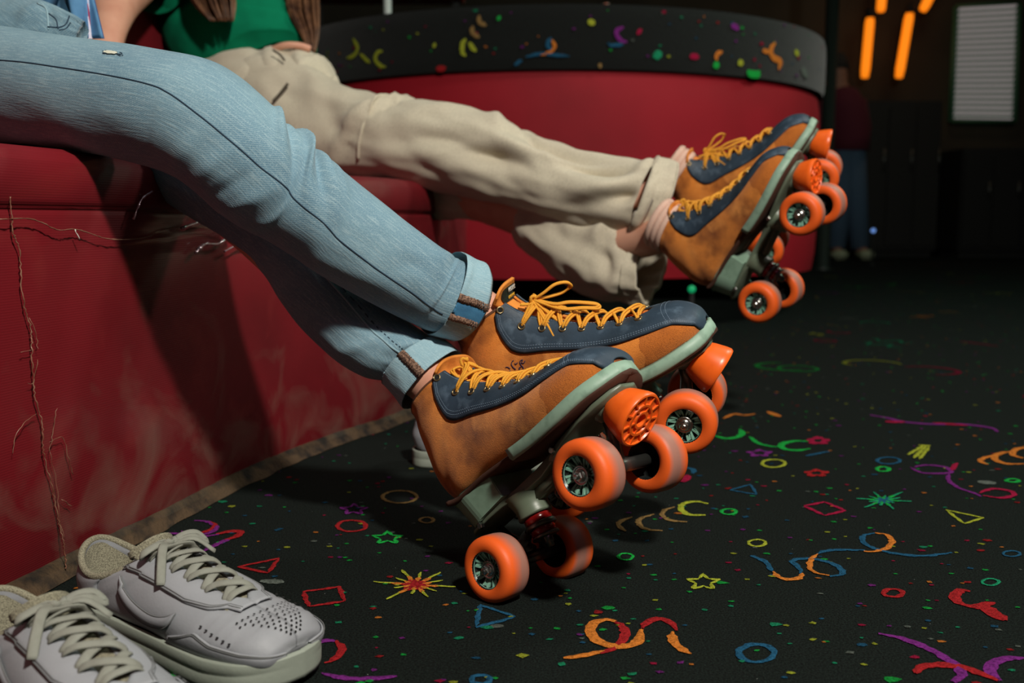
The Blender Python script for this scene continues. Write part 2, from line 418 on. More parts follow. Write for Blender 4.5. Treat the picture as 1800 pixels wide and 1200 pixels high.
def roller_skate(loc, abc, label, bow, detail=True, tongue_len=1.3):
    a, b, c = abc
    root = empty('roller_skate', loc, (c, b, a), label, 'roller skate', 'roller skates on the two skaters')
    RM = Matrix.LocRotScale(Vector(loc), Euler((c, b, a)), None)
    # upper: slot for the throat between the eyestays
    ns, nt = 110, 84
    V = []; U = []
    for i in range(ns + 1):
        s = 12 * (i / ns) ** 1.25
        to = th_o(s)
        for j in range(nt + 1):
            th = to + (2 * pi - 2 * to) * j / nt
            dent = .0012 * noise.noise(Vector((s * 1.1, th * 1.3, 3.1))) * (1 if s > 4 else .3) * min(1, max(0, (min(th, 2 * pi - th) - th_1(s) - .1) * 3))
            V.append(bootS(s, th, dent)); U.append((s / 12, th / 6.28))
    F = gridfaces(ns + 1, nt + 1); F.append(tuple(range(nt, -1, -1)))
    up = outward(mesh('boot_upper', V, F, M_suede, root, weld=True), Vector((.04, 0, .15)))
    md = up.modifiers.new('thick', 'SOLIDIFY'); md.thickness = .0026; md.offset = -1
    # toe side panels with rougher nap
    for sg in (1, -1):
        V = []
        for i in range(41):
            s = .05 + 3.4 * (i / 40)
            t1 = th_1(s) - .02; t2 = 2.75
            f = 1 - (max(0, s - 2.6) / .85) ** 2
            for j in range(21):
                th = t1 + (t1 + (t2 - t1) * 1.0 - t1) * j / 20
                V.append(bootS(s, sg * th, .0009 * f - .0005))
        outward(mesh('toe_side_panel', V, gridfaces(41, 21), M_toe, root), Vector((.13, 0, .12)))
    # navy eyestays joined over the toe
    V = []; ni, nj = 120, 15
    def lam(sg, s0, s1, off, edge):
        V = []
        for i in range(ni + 1):
            s = s0 + (s1 - s0) * (i / ni)
            a0, a1 = th_o(s), th_1(s)
            for j in range(nj + 1):
                f = j / nj; o = off * min(1, 6 * min(f + (1 if s < S0 else 0), 1 - f) + .45)
                V.append(bootS(s, sg * (a0 + (a1 - a0) * f), o))
        return V
    V1 = lam(1, 0.02, 12, .0024, 0); V2 = lam(-1, 0.02, 12, .0024, 0)
    n1 = len(V1); F = gridfaces(ni + 1, nj + 1) + [tuple(i + n1 for i in f) for f in gridfaces(ni + 1, nj + 1, flip=True)]
    es = outward(mesh('navy_eyestay', V1 + V2, F, M_navy, root, weld=True), Vector((.05, 0, .12)))
    md = es.modifiers.new('thick', 'SOLIDIFY'); md.thickness = .0016; md.offset = 0
    # binding along collar and down the back seam
    mb = MB(); mb.tube([bootS(12, th_o(12) + .35 + (2 * pi - 2 * th_o(12) - .7) * k / 50, -.001) for k in range(51)], .0016, 8)
    mb.build('collar_binding', M_lining, root)
    if detail:
        mb = MB()
        def dash(f0, s0, s1, n, off=.0031):
            for k in range(n):
                sa = s0 + (s1 - s0) * k / n; sb = s0 + (s1 - s0) * (k + .62) / n
                for sg in (1, -1):
                    mb.tube([bootS(sa, sg * f0(sa), off), bootS(sb, sg * f0(sb), off)], .0003, 5)
        dash(lambda s: th_1(s) - .085, 1.0, 6, 62); dash(lambda s: th_1(s) - .085, 6, 11.4, 44)
        dash(lambda s: th_1(s) - .14, 1.0, 6, 62); dash(lambda s: th_1(s) - .14, 6, 11.4, 44)
        dash(lambda s: th_o(s) + .06, 3.1, 7, 44); dash(lambda s: th_o(s) + .06, 7, 11.7, 34)
        for off in (2.15, 2.3):   # toe cap seam across
            for k in range(26):
                t0 = -.95 + 1.9 * k / 26; t1 = t0 + .045
                g = lambda t: off + .28 * t * t * -1 + .1
                mb.tube([bootS(g(t0), t0, .0031), bootS(g(t1), t1, .0031)], .0003, 5)
        mb.build('stitching', M_stitchb, root, kind=None)
    # tongue
    V = []; nn, mm = 46, 16
    top = tongue_len
    for i in range(nn + 1):
        s = S0 - .2 + (12 - S0 + .2) * min(1, i / 34)
        ext = max(0, (i - 34) / (nn - 34))
        for j in range(mm + 1):
            f = j / mm * 2 - 1
            wT = .0235 * (1 + .35 * min(1, ext * 2)) / cr(KW, s)
            p = bootS(s, f * wT, -.0042)
            if ext > 0:
                p = p + Vector((.20, 0, 1)).normalized() * (ext * .0085 * top) + Vector((.010 * ext ** 2, -f * .004 * ext, -(abs(f) ** 3) * .010 * ext))
            V.append(p)
    tg = outward(mesh('tongue', V, gridfaces(nn + 1, mm + 1), M_tongue, root), Vector((.0, 0, .12)))
    md = tg.modifiers.new('thick', 'SOLIDIFY'); md.thickness = .0028; md.offset = -1
    # padding visible inside the collar
    V = []
    for i in range(6):
        s = 11 + i / 5
        for j in range(49): 
            th = th_o(12) + (2 * pi - 2 * th_o(12)) * j / 48; V.append(bootS(s, th, -.0034))
    mesh('lining', V, gridfaces(6, 49), M_lining, root)
    # laces
    paths = []
    def cross(sa, ta, sb, tb, hi):
        P = []
        for k in range(15):
            f = k / 14; s = sa + (sb - sa) * f; th = ta + (tb - ta) * f
            o = .0012 + (.0038 + hi) * min(1, 4.2 * f, 4.2 * (1 - f)) ** .7
            if k in (0, 14): o = -.0008
            P.append(bootS(s, th, o))
        return P
    for i in range(7 - 1):
        sa, sb = EY[i], EY[i + 1]
        paths.append(cross(sa, th_e(sa), sb, -th_e(sb), 0)); paths.append(cross(sa, -th_e(sa), sb, th_e(sb), .002))
    s0 = EY[0]; paths.append(cross(s0, th_e(s0), s0, -th_e(s0), -.001))
    sK = (EY[6] + EY[5]) / 2 if bow['kn'] is None else bow['kn']
    K = bootS(sK, 0.10, .0095)
    for sg in (1, -1):
        s6 = EY[6]; P = [bootS(s6, sg * th_e(s6), -.0008), bootS(s6, sg * (th_e(s6) - .12), .004), (bootS(s6, sg * .2, .007) + K) / 2, K]
        paths.append(smooth_path(P, 4))
    for pl in bow['loops']:
        P = []
        for q in pl:
            if len(q) == 2: P.append(K + Vector((0, 0, 0)))
            else: P.append(Vector(q))
        paths.append(smooth_path(P, 6))
    cc = lambda p: (p - Vector((.03, 0, .15))).normalized()
    mb = cord(paths, .0014, .00135, 6, cc)
    # knot
    kn = [K + Vector((.0035 * cos(t) , .0042 * sin(t), .0035 * sin(t * 1.5))) for t in [k * .5 for k in range(14)]]
    mb.tube(kn, .0018, 6)
    mb.build('lace', M_lace, root)
    # eyelets
    for s in EY:
        for sg in (1, -1):
            o = bpy.data.objects.new('eyelet', EYM); COL.objects.link(o); o.parent = root
            p = bootS(s, sg * th_e(s), .0035); n = (p - bootS(s, sg * th_e(s), .001)).normalized()
            o.matrix_basis = Matrix.Translation(p) @ orient(n)
    # soles
    def sole(x0, x1, zt, zb, ex, name, m, n=70):
        ss = [12 * 0 + 7.6 * (k / n) ** 1.7 for k in range(n + 1)]
        out = []
        for s in ss:
            L = cr(KL, s)
            out.append((L[0] + (.004 * max(0, 1 - s) if ex > 0 else 0), cr(KW, s) + ex, L[1]))
        out = [o for o in out if x0 <= o[0] <= x1]
        ring = [(x, -w, z) for x, w, z in out[::-1]] + [(out[0][0] + .0025, 0, out[0][2])] + [(x, w, z) for x, w, z in out]
        V = []
        for (x, y, z) in ring:
            V += [Vector((x - (.002 if x > .19 else 0), y * .9, z + zt)), Vector((x, y, z + zt - .001)), Vector((x, y * .995, z + zb + .0012)), Vector((x, y * .97, z + zb)), Vector((x, 0, z + zb))]
        o = mesh(name, V, gridfaces(len(ring), 5, flip=True), m, root)
        # rear cap of the slab
        return o
    r_ = sole(.078, 1, .0042, -.0052, .0030, 'rand', M_rand)
    md = r_.modifiers.new('thick', 'SOLIDIFY'); md.thickness = .002
    r_ = sole(-.05, .10, .0005, -.0022, -.0040, 'arch_sole', M_outsole); md = r_.modifiers.new('thick', 'SOLIDIFY'); md.thickness = .002
    r_ = sole(.082, 1, -.0050, -.0074, .0004, 'outsole', M_outsole); md = r_.modifiers.new('thick', 'SOLIDIFY'); md.thickness = .002
    # heel block
    out = []
    for k in range(25):
        t = pi / 2 + pi * k / 24
        out.append((-.003 + .036 * cos(t), .0325 * sin(t)))
    out = [(.036, .031)] + out + [(.036, -.031)]
    V = []
    for x, y in out: V.append(Vector((x, y, .1155 - max(0, x) * .13)))
    for x, y in out: V.append(Vector((x * .88 + .001, y * .84, .0835)))
    nO = len(out); F = [(i, (i + 1) % nO, nO + (i + 1) % nO, nO + i) for i in range(nO)] + [tuple(range(nO)), tuple(range(2 * nO - 1, nO - 1, -1))]
    hb = mesh('heel_block', V, F, M_heel, root, smooth=False); md = hb.modifiers.new('bv', 'BEVEL'); md.width = .0012; md.segments = 2; md.limit_method = 'ANGLE'
    # plate
    st = [(-.034, .016, .0835, .079), (-.026, .0225, .0835, .078), (0, .0245, .0835, .0775), (.022, .0225, .0835, .0765), (.045, .0165, .0835, .0735), (.075, .0150, .0825, .0715), (.100, .0185, .0815, .0725), (.125, .0265, .0810, .0745), (.155, .0300, .0805, .0750), (.178, .0285, .0805, .0740), (.196, .020, .0810, .0750), (.203, .010, .0815, .077)]
    V = []
    for x, w, zt, zb in st:
        V += [Vector((x, -w, zt)), Vector((x, -w * .99, zb + .002)), Vector((x, -w * .55, zb)), Vector((x, w * .55, zb)), Vector((x, w * .99, zb + .002)), Vector((x, w, zt))]
    F = gridfaces(len(st), 6, True, flip=True) + [tuple(range(6)), tuple(range(len(V) - 1, len(V) - 7, -1))]
    pl = mesh('plate', V, F, M_plate, root); md = pl.modifiers.new('bv', 'BEVEL'); md.width = .001; md.segments = 2; md.limit_method = 'ANGLE'
    md = pl.modifiers.new('es', 'EDGE_SPLIT'); md.split_angle = radians(40)
    # central girder under the plate
    mb = MB(); mb.box((.074, 0, .069), (.055, .0075, .006), bev=.002)
    mb.lathe([(.080, .023), (.074, .0195), (.067, .0172), (.062, .0170), (.058, .0178), (.0565, .0172), (.0565, .003)], 28, 'Z', (.026, 0, 0), Euler((0, radians(8), 0)).to_matrix()); 
    mb.lathe([(.080, .023), (.074, .0195), (.067, .0172), (.062, .0170), (.058, .0178), (.0565, .0172), (.0565, .003)], 28, 'Z', (.122, 0, 0), Euler((0, radians(-8), 0)).to_matrix())
    # toe stop housing
    tax = Vector((.42, 0, -.91)).normalized(); TM = tax.to_track_quat('Z', 'Y').to_matrix(); tb = Vector((.176, 0, .083))
    mb.lathe([(-.004, .0215), (.004, .0205), (.010, .0165), (.010, .004)], 28, 'Z', tb, TM)
    hs = mb.build('truck_mount', M_plate, root)
    # trucks
    for (kx, ax, sg) in ((.026, 0, 1), (.122, .1488, -1)):
        E8 = Euler((0, radians(8 * sg), 0)).to_matrix()
        c1 = MB(); c1.lathe([(.0565, .003), (.0565, .0128), (.0545, .0138), (.0500, .0138), (.0485, .0128), (.0485, .003)], 24, 'Z', (kx, 0, 0), E8); c1.build('cushion', M_red, root)
        c2 = MB(); c2.lathe([(.0440, .003), (.0440, .0118), (.0425, .0126), (.0385, .0126), (.0370, .0116), (.0370, .003)], 24, 'Z', (kx, 0, 0), E8); c2.build('cushion', M_red, root)
        h = MB(); h.lathe([(.0485, .003), (.0485, .0150), (.0475, .0158), (.0450, .0158), (.0440, .0150), (.0440, .003)], 28, 'Z', (kx, 0, 0), E8)
        h.lathe([(.0370, .003), (.0370, .0132), (.0360, .0138), (.0345, .0138), (.0340, .0120), (.0340, .003)], 24, 'Z', (kx, 0, 0), E8)
        h.lathe([(.0345, .006), (.0290, .006), (.0280, .0045), (.0245, .0042), (.0240, .001)], 6, 'Z', (kx, 0, 0), E8)
        for ys in (-1, 1):
            h.tube([(kx + .006 * sg * -1, ys * .008, .046), ((kx + ax) / 2 - .0 * sg, ys * .014, .042), (ax, ys * .028, .031)], [.005, .0055, .0055], 10)
        h.tube([(ax, -.036, .031), (ax, .036, .031)], .0062, 14); h.tube([(ax, -.062, .031), (ax, .062, .031)], .0036, 10)
        h.tube([(ax + .004 * sg, 0, .034), (ax - .012 * sg, 0, .060), (ax - .016 * sg, 0, .074)], [.008, .006, .005], 10)
        h.build('truck', M_dsteel, root)
    for (x, y) in ((-.010, -.0245), (.112, -.022), (-.010, .0245), (.112, .022)):
        h = MB(); s_ = 1 if y > 0 else -1
        h.lathe([(0, .0034), (.004 * s_, .0034), (.0045 * s_, .0028), (.0045 * s_, .0001)], 6, 'Y', (x, y, .0795)); h.build('bolt', M_steel, root, smooth=False)
    for x in (0, .1488):
        wheel(root, (x, -.0474, .031), False); wheel(root, (x, .0474, .031), True)
    # toe stop
    ts = MB(); pr = [(.008, .004), (.008, .0150), (.011, .0182), (.020, .0220), (.032, .0255), (.0365, .0262), (.0388, .0252), (.0392, .0236), (.0374, .0228), (.0374, .0158), (.0390, .0152), (.0390, .0130), (.0374, .0124), (.0374, .0088), (.0390, .0082), (.0390, .0062), (.032, .0055), (.030, .0002)]
    ts.lathe(pr, 48, 'Z')
    for k in range(11):
        a_ = 2 * pi * k / 11; M4 = Matrix.Rotation(a_, 4, 'Z')
        ts.box((0, 0, 0), (.0042, .0008, .0008), Matrix.Translation((0, 0, 0)))
        nV = 8; 
        for q in range(len(ts.V) - 8, len(ts.V)): ts.V[q] = M4 @ (ts.V[q] + Vector((.0192, 0, .0381)))
        if k % 2 == 0:
            ts.box((0, 0, 0), (.0022, .0008, .0008))
            for q in range(len(ts.V) - 8, len(ts.V)): ts.V[q] = M4 @ (ts.V[q] + Vector((.0106, 0, .0381)))
    ts.V = [tb + TM @ v for v in ts.V]
    o = ts.build('toe_stop', M_stop, root); md = o.modifiers.new('es', 'EDGE_SPLIT'); md.split_angle = radians(50)
    root['tmp'] = 0; del root['tmp']
    return root, RM
def loc_pts(RM, K3, pts):
    "image-plane sketch of a loop at the knot's distance -> boot coordinates"
    d = (RM @ K3 - CAMP).dot(FW); inv = RM.inverted(); out = []
    for q in pts:
        if q == 'K': out.append((0, 0))
        else: out.append(tuple(inv @ at(q[0], q[1], d + (q[2] if len(q) > 2 else 0))))
    return out
POSE = {
 'A': ((.0335, .9086, .0066), (-.7057, -.7966, -.0561)),
 'B': ((.0853, 1.0491, .0547), (-.3911, -.5702, .1753)),
 'C': ((.4231, 1.5133, .2207), (-.9341, -1.0734, .3398)),
 'D': ((.4715, 1.7375, .2914), (-.6740, -.9160, .3879))}
def RMof(k):
    l, (a, b, c) = POSE[k]; return Matrix.LocRotScale(Vector(l), Euler((c, b, a)), None)
sA = (EY[6] + EY[7]) / 2; KA = bootS(sA, .1, .0095)
bowA = {'kn': sA, 'loops': [
    loc_pts(RMof('A'), KA, ['K', (842, 668, -.004), (858, 684, -.01), (874, 690, -.014), (881, 676, -.012), (876, 658, -.006), (862, 653, -.002), 'K']),
    loc_pts(RMof('A'), KA, ['K', (826, 650, .0), (808, 645, 0), (795, 652, -.004), (812, 664, -.006), 'K']),
    loc_pts(RMof('A'), KA, ['K', (818, 648, 0), (812, 640, .0)]),
    loc_pts(RMof('A'), KA, ['K', (832, 664, -.008), (818, 670, -.012)])]}
sB = EY[6] + .1; KB = bootS(sB, .1, .0095)
bowB = {'kn': sB, 'loops': [
    loc_pts(RMof('B'), KB, ['K', (955, 515, -.004), (975, 500, -.006), (995, 496, -.004), (1003, 502, 0), (990, 513, .004), (965, 521, .002), 'K']),
    loc_pts(RMof('B'), KB, ['K', (975, 534, -.008), (1000, 531, -.010), (1030, 532, -.010), (1051, 535, -.008), (1050, 541, -.012), (1025, 541, -.014), (985, 542, -.012), 'K']),
    loc_pts(RMof('B'), KB, ['K', (964, 570, -.014), (982, 600, -.022), (1006, 624, -.024)]),
    loc_pts(RMof('B'), KB, ['K', (980, 562, -.012), (1012, 582, -.018), (1030, 600, -.022), (1035, 618, -.024)]),
    loc_pts(RMof('B'), KB, ['K', (930, 534, -.002), (914, 535, -.002)])]}
skA, RMA = roller_skate(*POSE['A'], 'orange suede roller skate nearest the camera, its rear wheel resting on the carpet', bowA)
skB, RMB = roller_skate(*POSE['B'], 'orange suede roller skate with long bow and dark tongue label, behind the nearest skate', bowB, tongue_len=2.2)
skC, RMC = roller_skate(*POSE['C'], 'nearer of the two orange roller skates raised in front of the red booth', bowA, detail=False)
skD, RMD = roller_skate(*POSE['D'], 'farther, highest orange roller skate in front of the red booth, half hidden by its twin', bowB, detail=False)
# ---------------------------------------------------------------- the room
FLOOR_X0, FLOOR_X1, FLOOR_Y0, FLOOR_Y1, CEIL = -3.2, 5.6, -1.2, 10.0, 3.1
def carpet_mat():
    m = mat('black_carpet', hx(17, 22, 20), .95, spec=.12, bump=(700, .9, .003)); N = m.node_tree; b = N.nodes['Principled BSDF']
    tc = N.nodes.new('ShaderNodeTexCoord')
    n1 = N.nodes.new('ShaderNodeTexNoise'); n1.inputs['Scale'].default_value = 520; n1.inputs['Detail'].default_value = 3
    n2 = N.nodes.new('ShaderNodeTexNoise'); n2.inputs['Scale'].default_value = 3; n2.inputs['Detail'].default_value = 4
    v = N.nodes.new('ShaderNodeTexVoronoi'); v.inputs['Scale'].default_value = 170
    for n in (n1, n2, v): N.links.new(tc.outputs['Object'], n.inputs['Vector'])
    r = N.nodes.new('ShaderNodeValToRGB'); r.color_ramp.elements[0].position = .35; r.color_ramp.elements[0].color = (*hx(8, 11, 10), 1); r.color_ramp.elements[1].position = .75; r.color_ramp.elements[1].color = (*hx(32, 42, 38), 1)
    N.links.new(n1.outputs['Fac'], r.inputs[0])
    # pale lint specks
    lt = N.nodes.new('ShaderNodeMath'); lt.operation = 'LESS_THAN'; lt.inputs[1].default_value = .07; N.links.new(v.outputs['Distance'], lt.inputs[0])
    sc = N.nodes.new('ShaderNodeSeparateColor'); N.links.new(v.outputs['Color'], sc.inputs[0])
    gt = N.nodes.new('ShaderNodeMath'); gt.operation = 'GREATER_THAN'; gt.inputs[1].default_value = .985; N.links.new(sc.outputs[0], gt.inputs[0])
    ml = N.nodes.new('ShaderNodeMath'); ml.operation = 'MULTIPLY'; N.links.new(lt.outputs[0], ml.inputs[0]); N.links.new(gt.outputs[0], ml.inputs[1])
    mx = N.nodes.new('ShaderNodeMix'); mx.data_type = 'RGBA'; mx.inputs[7].default_value = (*hx(150, 155, 150), 1)
    N.links.new(ml.outputs[0], mx.inputs[0]); N.links.new(r.outputs[0], mx.inputs[6]); N.links.new(mx.outputs[2], b.inputs['Base Color'])
    return m
M_carpet = carpet_mat()
M_wall = mat('olive_brown_paint', hx(60, 54, 42), .9, var=[(1.2, hx(44, 40, 32), .4, .7, 3)])
M_dark = mat('near_black_paint', hx(20, 20, 20), .8)
M_ceil = mat('dark_ceiling', hx(40, 40, 40), .9)
def quad(name, pts, m, kind='structure', parent=None):
    o = mesh(name, pts, [(0, 1, 2, 3)], m, parent, smooth=False)
    if kind: o['kind'] = kind
    return o
X0, X1, Y0, Y1 = FLOOR_X0, FLOOR_X1, FLOOR_Y0, FLOOR_Y1
floor_o = quad('floor', [(X0, Y0, 0), (X1, Y0, 0), (X1, Y1, 0), (X0, Y1, 0)], M_carpet)
quad('ceiling', [(X0, Y0, CEIL), (X0, Y1, CEIL), (X1, Y1, CEIL), (X1, Y0, CEIL)], M_ceil)
quad('wall_back', [(X0, Y1, 0), (X1, Y1, 0), (X1, Y1, CEIL), (X0, Y1, CEIL)], M_wall)
quad('wall_left', [(X0, Y0, 0), (X0, Y1, 0), (X0, Y1, CEIL), (X0, Y0, CEIL)], M_wall)
quad('wall_right', [(X1, Y1, 0), (X1, Y0, 0), (X1, Y0, CEIL), (X1, Y1, CEIL)], M_wall)
quad('wall_front', [(X1, Y0, 0), (X0, Y0, 0), (X0, Y0, CEIL), (X1, Y0, CEIL)], M_wall)
for nm, a, b_ in (('baseboard_back', (X0, Y1 - .02), (X1, Y1)), ):
    mb = MB(); mb.box(((a[0] + b_[0]) / 2, Y1 - .012, .06), ((b_[0] - a[0]) / 2, .010, .058)); o = mb.build(nm, M_dark, smooth=False); o['kind'] = 'structure'
# ---------------------------------------------------------------- carpet motifs (dyed yarn figures in the pile)
YC = {}
def yarn(col):
    if col not in YC:
        c = tuple(x * .66 for x in hx(*col)); d = tuple(x * .4 for x in c)
        YC[col] = mat('yarn_%d' % len(YC), c, .95, spec=.05, bump=(700, .9, .002), var=[(420, d, .42, .72, 3)])
        YC[col].name = 'dyed_yarn'
    return YC[col]
GRN, YEL, RED, PUR, BLU, ORA, PNK, TEAL, WHT, TAN = (40, 200, 84), (196, 206, 66), (190, 44, 48), (140, 52, 146), (44, 104, 140), (246, 146, 60), (190, 34, 78), (40, 170, 120), (120, 130, 122), (170, 136, 84)
def jag(amp): return random.uniform(-amp, amp)
def ribbon(pts, w, mapf, amp=.0011, zof=.0008, taper=True, closed=False, step=.0045):
    "frayed flat band along a path in carpet coordinates (u,v)"
    P = [Vector((p[0], p[1], 0)) for p in pts]; V = []; n = len(P)
    L = [0]
    for a, b in zip(P, P[1:]): L.append(L[-1] + (b - a).length)
    m = max(3, int(L[-1] / step)); Q = []
    k = 0
    for i in range(m + 1):
        d = L[-1] * i / m
        while k < n - 2 and L[k + 1] < d: k += 1
        f = (d - L[k]) / max(1e-9, L[k + 1] - L[k]); Q.append(P[k].lerp(P[k + 1], f))
    for i, q in enumerate(Q):
        t = (Q[min(i + 1, m)] - Q[max(i - 1, 0)])
        if closed and i in (0, m): t = Q[1] - Q[m - 1]
        t.normalize(); nn = Vector((-t.y, t.x, 0)); f = i / m
        ww = w * .80 * ((.35 + .65 * min(1, 5 * f, 5 * (1 - f))) if taper else 1)
        a, b = q + nn * (ww / 2 + jag(amp)), q - nn * (ww / 2 + jag(amp))
        V += [mapf(a.x, a.y, zof), mapf((a.x + b.x) / 2, (a.y + b.y) / 2, zof + .0006), mapf(b.x, b.y, zof)]
    return V, gridfaces(m + 1, 3, flip=False)
def fmap(u, v, z): return Vector((u, v, z))
def px(pts): return [tuple(fl(*p)[:2]) for p in pts]
def sm(pts, k=6): return [tuple(cr([list(p) for p in pts], i / k)) for i in range((len(pts) - 1) * k + 1)]
ZL = [0]
def motif(name, parts, parent=floor_o, mapf=fmap, kind=None):
    "parts: [(colour, [(pts, width), ...])]; one object per figure, one material slot per colour"
    V = []; F = []; mi = []; mats = []
    ZL[0] = (ZL[0] + 1) % 5
    for col, strokes in parts:
        mats.append(yarn(col))
        for k, (pts, w) in enumerate(strokes):
            closed = (Vector(pts[0]) - Vector(pts[-1])).length < 1e-6
            v, f = ribbon(pts, w, mapf, zof=.0007 + .0002 * len(mats), amp=min(.0011, w * .16), taper=not closed, closed=closed)
            n = len(V); V += v; F += [tuple(i + n for i in q) for q in f]; mi += [len(mats) - 1] * len(f)
    o = mesh(name, V, F, None, parent, smooth=False)
    for m_ in mats: o.data.materials.append(m_)
    o.data.polygons.foreach_set('material_index', mi)
    if kind: o['kind'] = kind
    return o
def circ(cx, cy, rx, ry, n=28, a0=0, a1=360):
    return [(cx + rx * cos(radians(a0 + (a1 - a0) * i / n)), cy + ry * sin(radians(a0 + (a1 - a0) * i / n))) for i in range(n + 1)]
def ring(name, col, cx, cy, rx, ry, w=.006):
    p = px(circ(cx, cy, rx, ry)); p[-1] = p[0]; motif(name, [(col, [(p, w)])])
def poly(name, col, pts, w=.005):
    P = px(pts + [pts[0]]); Q = []
    strokes = [([P[i], P[i + 1]], w) for i in range(len(P) - 1)]
    motif(name, [(col, strokes)])
def star(name, col, cx, cy, rx, ry, w=.005, rot=-90):
    pts = [(cx + (rx if k % 2 == 0 else rx * .45) * cos(radians(rot + 36 * k)), cy + (ry if k % 2 == 0 else ry * .45) * sin(radians(rot + 36 * k))) for k in range(10)]
    poly(name, col, pts, w)
ring('ring_motif', RED, 618, 925, 25, 10); star('star_motif', GRN, 681, 946, 29, 12, .0055); star('star_motif', PUR, 622, 896, 26, 10, .005)
poly('triangle_motif', RED, [(419, 997), (490, 982), (472, 1008)], .006); poly('rectangle_motif', RED, [(532, 1041), (597, 1032), (605, 1058), (543, 1067)], .006)
poly('triangle_motif', BLU, [(844, 1064), (906, 1085), (836, 1104)], .006); ring('ring_motif', BLU, 1330, 1149, 31, 16, .007)
star('star_motif', YEL, 1236, 1024, 31, 15, .005); ring('ring_motif', GRN, 1100, 979, 13, 6, .0045); ring('ring_motif', YEL, 1331, 955, 15, 6, .0045)
ring('ring_motif', GRN, 1281, 900, 13, 5, .0055); ring('ring_motif', RED, 1570, 1043, 17, 7, .006); ring('ring_motif', TEAL, 1741, 1024, 15, 6, .004)
ring('ring_motif', BLU, 1778, 974, 15, 5, .004); ring('ring_motif', YEL, 1360, 815, 20, 7, .007); ring('ring_motif', BLU, 1562, 810, 20, 6, .006); ring('ring_motif', GRN, 1552, 825, 11, 4, .007)
ring('ring_motif', GRN, 1780, 845, 11, 3, .007); ring('ring_motif', BLU, 845, 1195, 17, 8, .006); ring('ring_motif', TAN, 703, 874, 30, 11, .006); ring('ring_motif', TAN, 750, 915, 12, 5, .005)
poly('triangle_motif', YEL, [(1663, 897), (1729, 911), (1695, 921)], .005); poly('triangle_motif', BLU, [(1283, 862), (1319, 852), (1331, 870)], .005)
poly('diamond_motif', PNK, [(1413, 890), (1449, 883), (1486, 898), (1450, 907)], .007)
motif('squiggle_motif', [(PUR, [(px(sm(circ(347, 928, 33, 12, 12, 150, -100))), .008), (px(sm([(283, 940), (310, 938), (345, 944), (385, 940)])), .008), (px(sm([(408, 946), (380, 958), (355, 971)])), .010)]), (RED, [(px(sm([(330, 938), (360, 936), (378, 924), (368, 918)])), .007), (px(sm([(380, 940), (405, 935), (424, 936), (415, 944), (395, 950)])), .011)])])
motif('arc_motif', [(PUR, [(px(sm([(558, 1132), (575, 1126), (592, 1128)])), .008)]), (RED, [(px(sm([(590, 1128), (601, 1138), (598, 1152), (585, 1162), (570, 1167)])), .008)])])
motif('streak_motif', [(PUR, [(px(sm([(566, 1184), (600, 1192), (640, 1194), (698, 1190)])), .008)])])
motif('squiggle_motif', [(RED, [(px(sm([(1055, 1150), (1080, 1140), (1098, 1120), (1094, 1102), (1078, 1092)])), .010), (px(sm([(1128, 1106), (1138, 1094), (1160, 1088), (1180, 1096), (1189, 1110)])), .009)]),
    (ORA, [(px(sm([(990, 1158), (1020, 1154), (1045, 1150), (1062, 1145)])), .008), (px(sm([(1082, 1094), (1062, 1090), (1043, 1098), (1038, 1115), (1055, 1130), (1080, 1137), (1105, 1136), (1122, 1128), (1128, 1108)])), .012), (px(sm([(1181, 1112), (1184, 1130), (1200, 1143), (1216, 1151)])), .010)])])
motif('squiggle_motif', [(BLU, [(px(sm([(1320, 978), (1340, 985), (1352, 996), (1359, 1006)])), .008), (px(sm([(1409, 1010), (1404, 998), (1392, 988), (1405, 983), (1430, 983), (1460, 990), (1480, 1002), (1478, 1011), (1458, 1014)])), .008), (px(sm([(1436, 975), (1450, 969), (1480, 967), (1520, 968)])), .007), (px(sm([(1537, 938), (1518, 942), (1517, 952), (1530, 962), (1560, 971), (1600, 977), (1635, 977), (1672, 972)])), .008)]),
    (ORA, [(px(sm([(1359, 1006), (1368, 1015), (1387, 1020), (1404, 1017), (1411, 1009)])), .008), (px(sm([(1458, 1013), (1435, 1008), (1423, 998), (1425, 985), (1438, 975)])), .007), (px(sm([(1518, 970), (1540, 970), (1560, 963), (1568, 952), (1560, 941), (1538, 938)])), .008)])])
motif('heart_motif', [(RED, [(px(sm([(1706, 1040), (1690, 1038), (1678, 1048), (1684, 1060), (1700, 1066)])), .013), (px(sm([(1695, 1064), (1715, 1068), (1735, 1062), (1748, 1060)])), .013), (px([(1728, 1064), (1740, 1074), (1766, 1092)]), .018)])])
motif('squiggle_motif', [(PUR, [(px(sm([(1544, 1115), (1570, 1119), (1600, 1128), (1640, 1145), (1665, 1160), (1685, 1175), (1690, 1190), (1675, 1200)])), .011)]), (RED, [(px(sm([(1608, 1185), (1620, 1174), (1650, 1170), (1690, 1174), (1720, 1184), (1755, 1198)])), .011)])])
motif('arc_motif', [(PUR, [(px(sm([(1800, 1158), (1770, 1158), (1745, 1168), (1742, 1184), (1760, 1198)])), .012)])])
def burst(name, cx, cy, R, cols, n=12, w=.006, ry=.40):
    core = []; rays = []; tips = []
    for k in range(n):
        a = 2 * pi * (k + .3) / n; rr = R * (1 if k % 2 == 0 else .62) * random.uniform(.75, 1.1)
        d = lambda f: (cx + rr * f * cos(a), cy + rr * f * ry * sin(a))
        core.append((px([d(.0), d(.38)]), w * 1.9)); rays.append((px([d(.25), d(.62)]), w)); tips.append((px([d(.5), d(1)]), w * .7))
    motif(name, [(cols[0], core), (cols[1], rays), (cols[2], tips)])
burst('starburst_motif', 731, 1029, 80, (RED, ORA, YEL)); burst('starburst_motif', 1552, 880, 52, (BLU, GRN, TEAL), ry=.33)
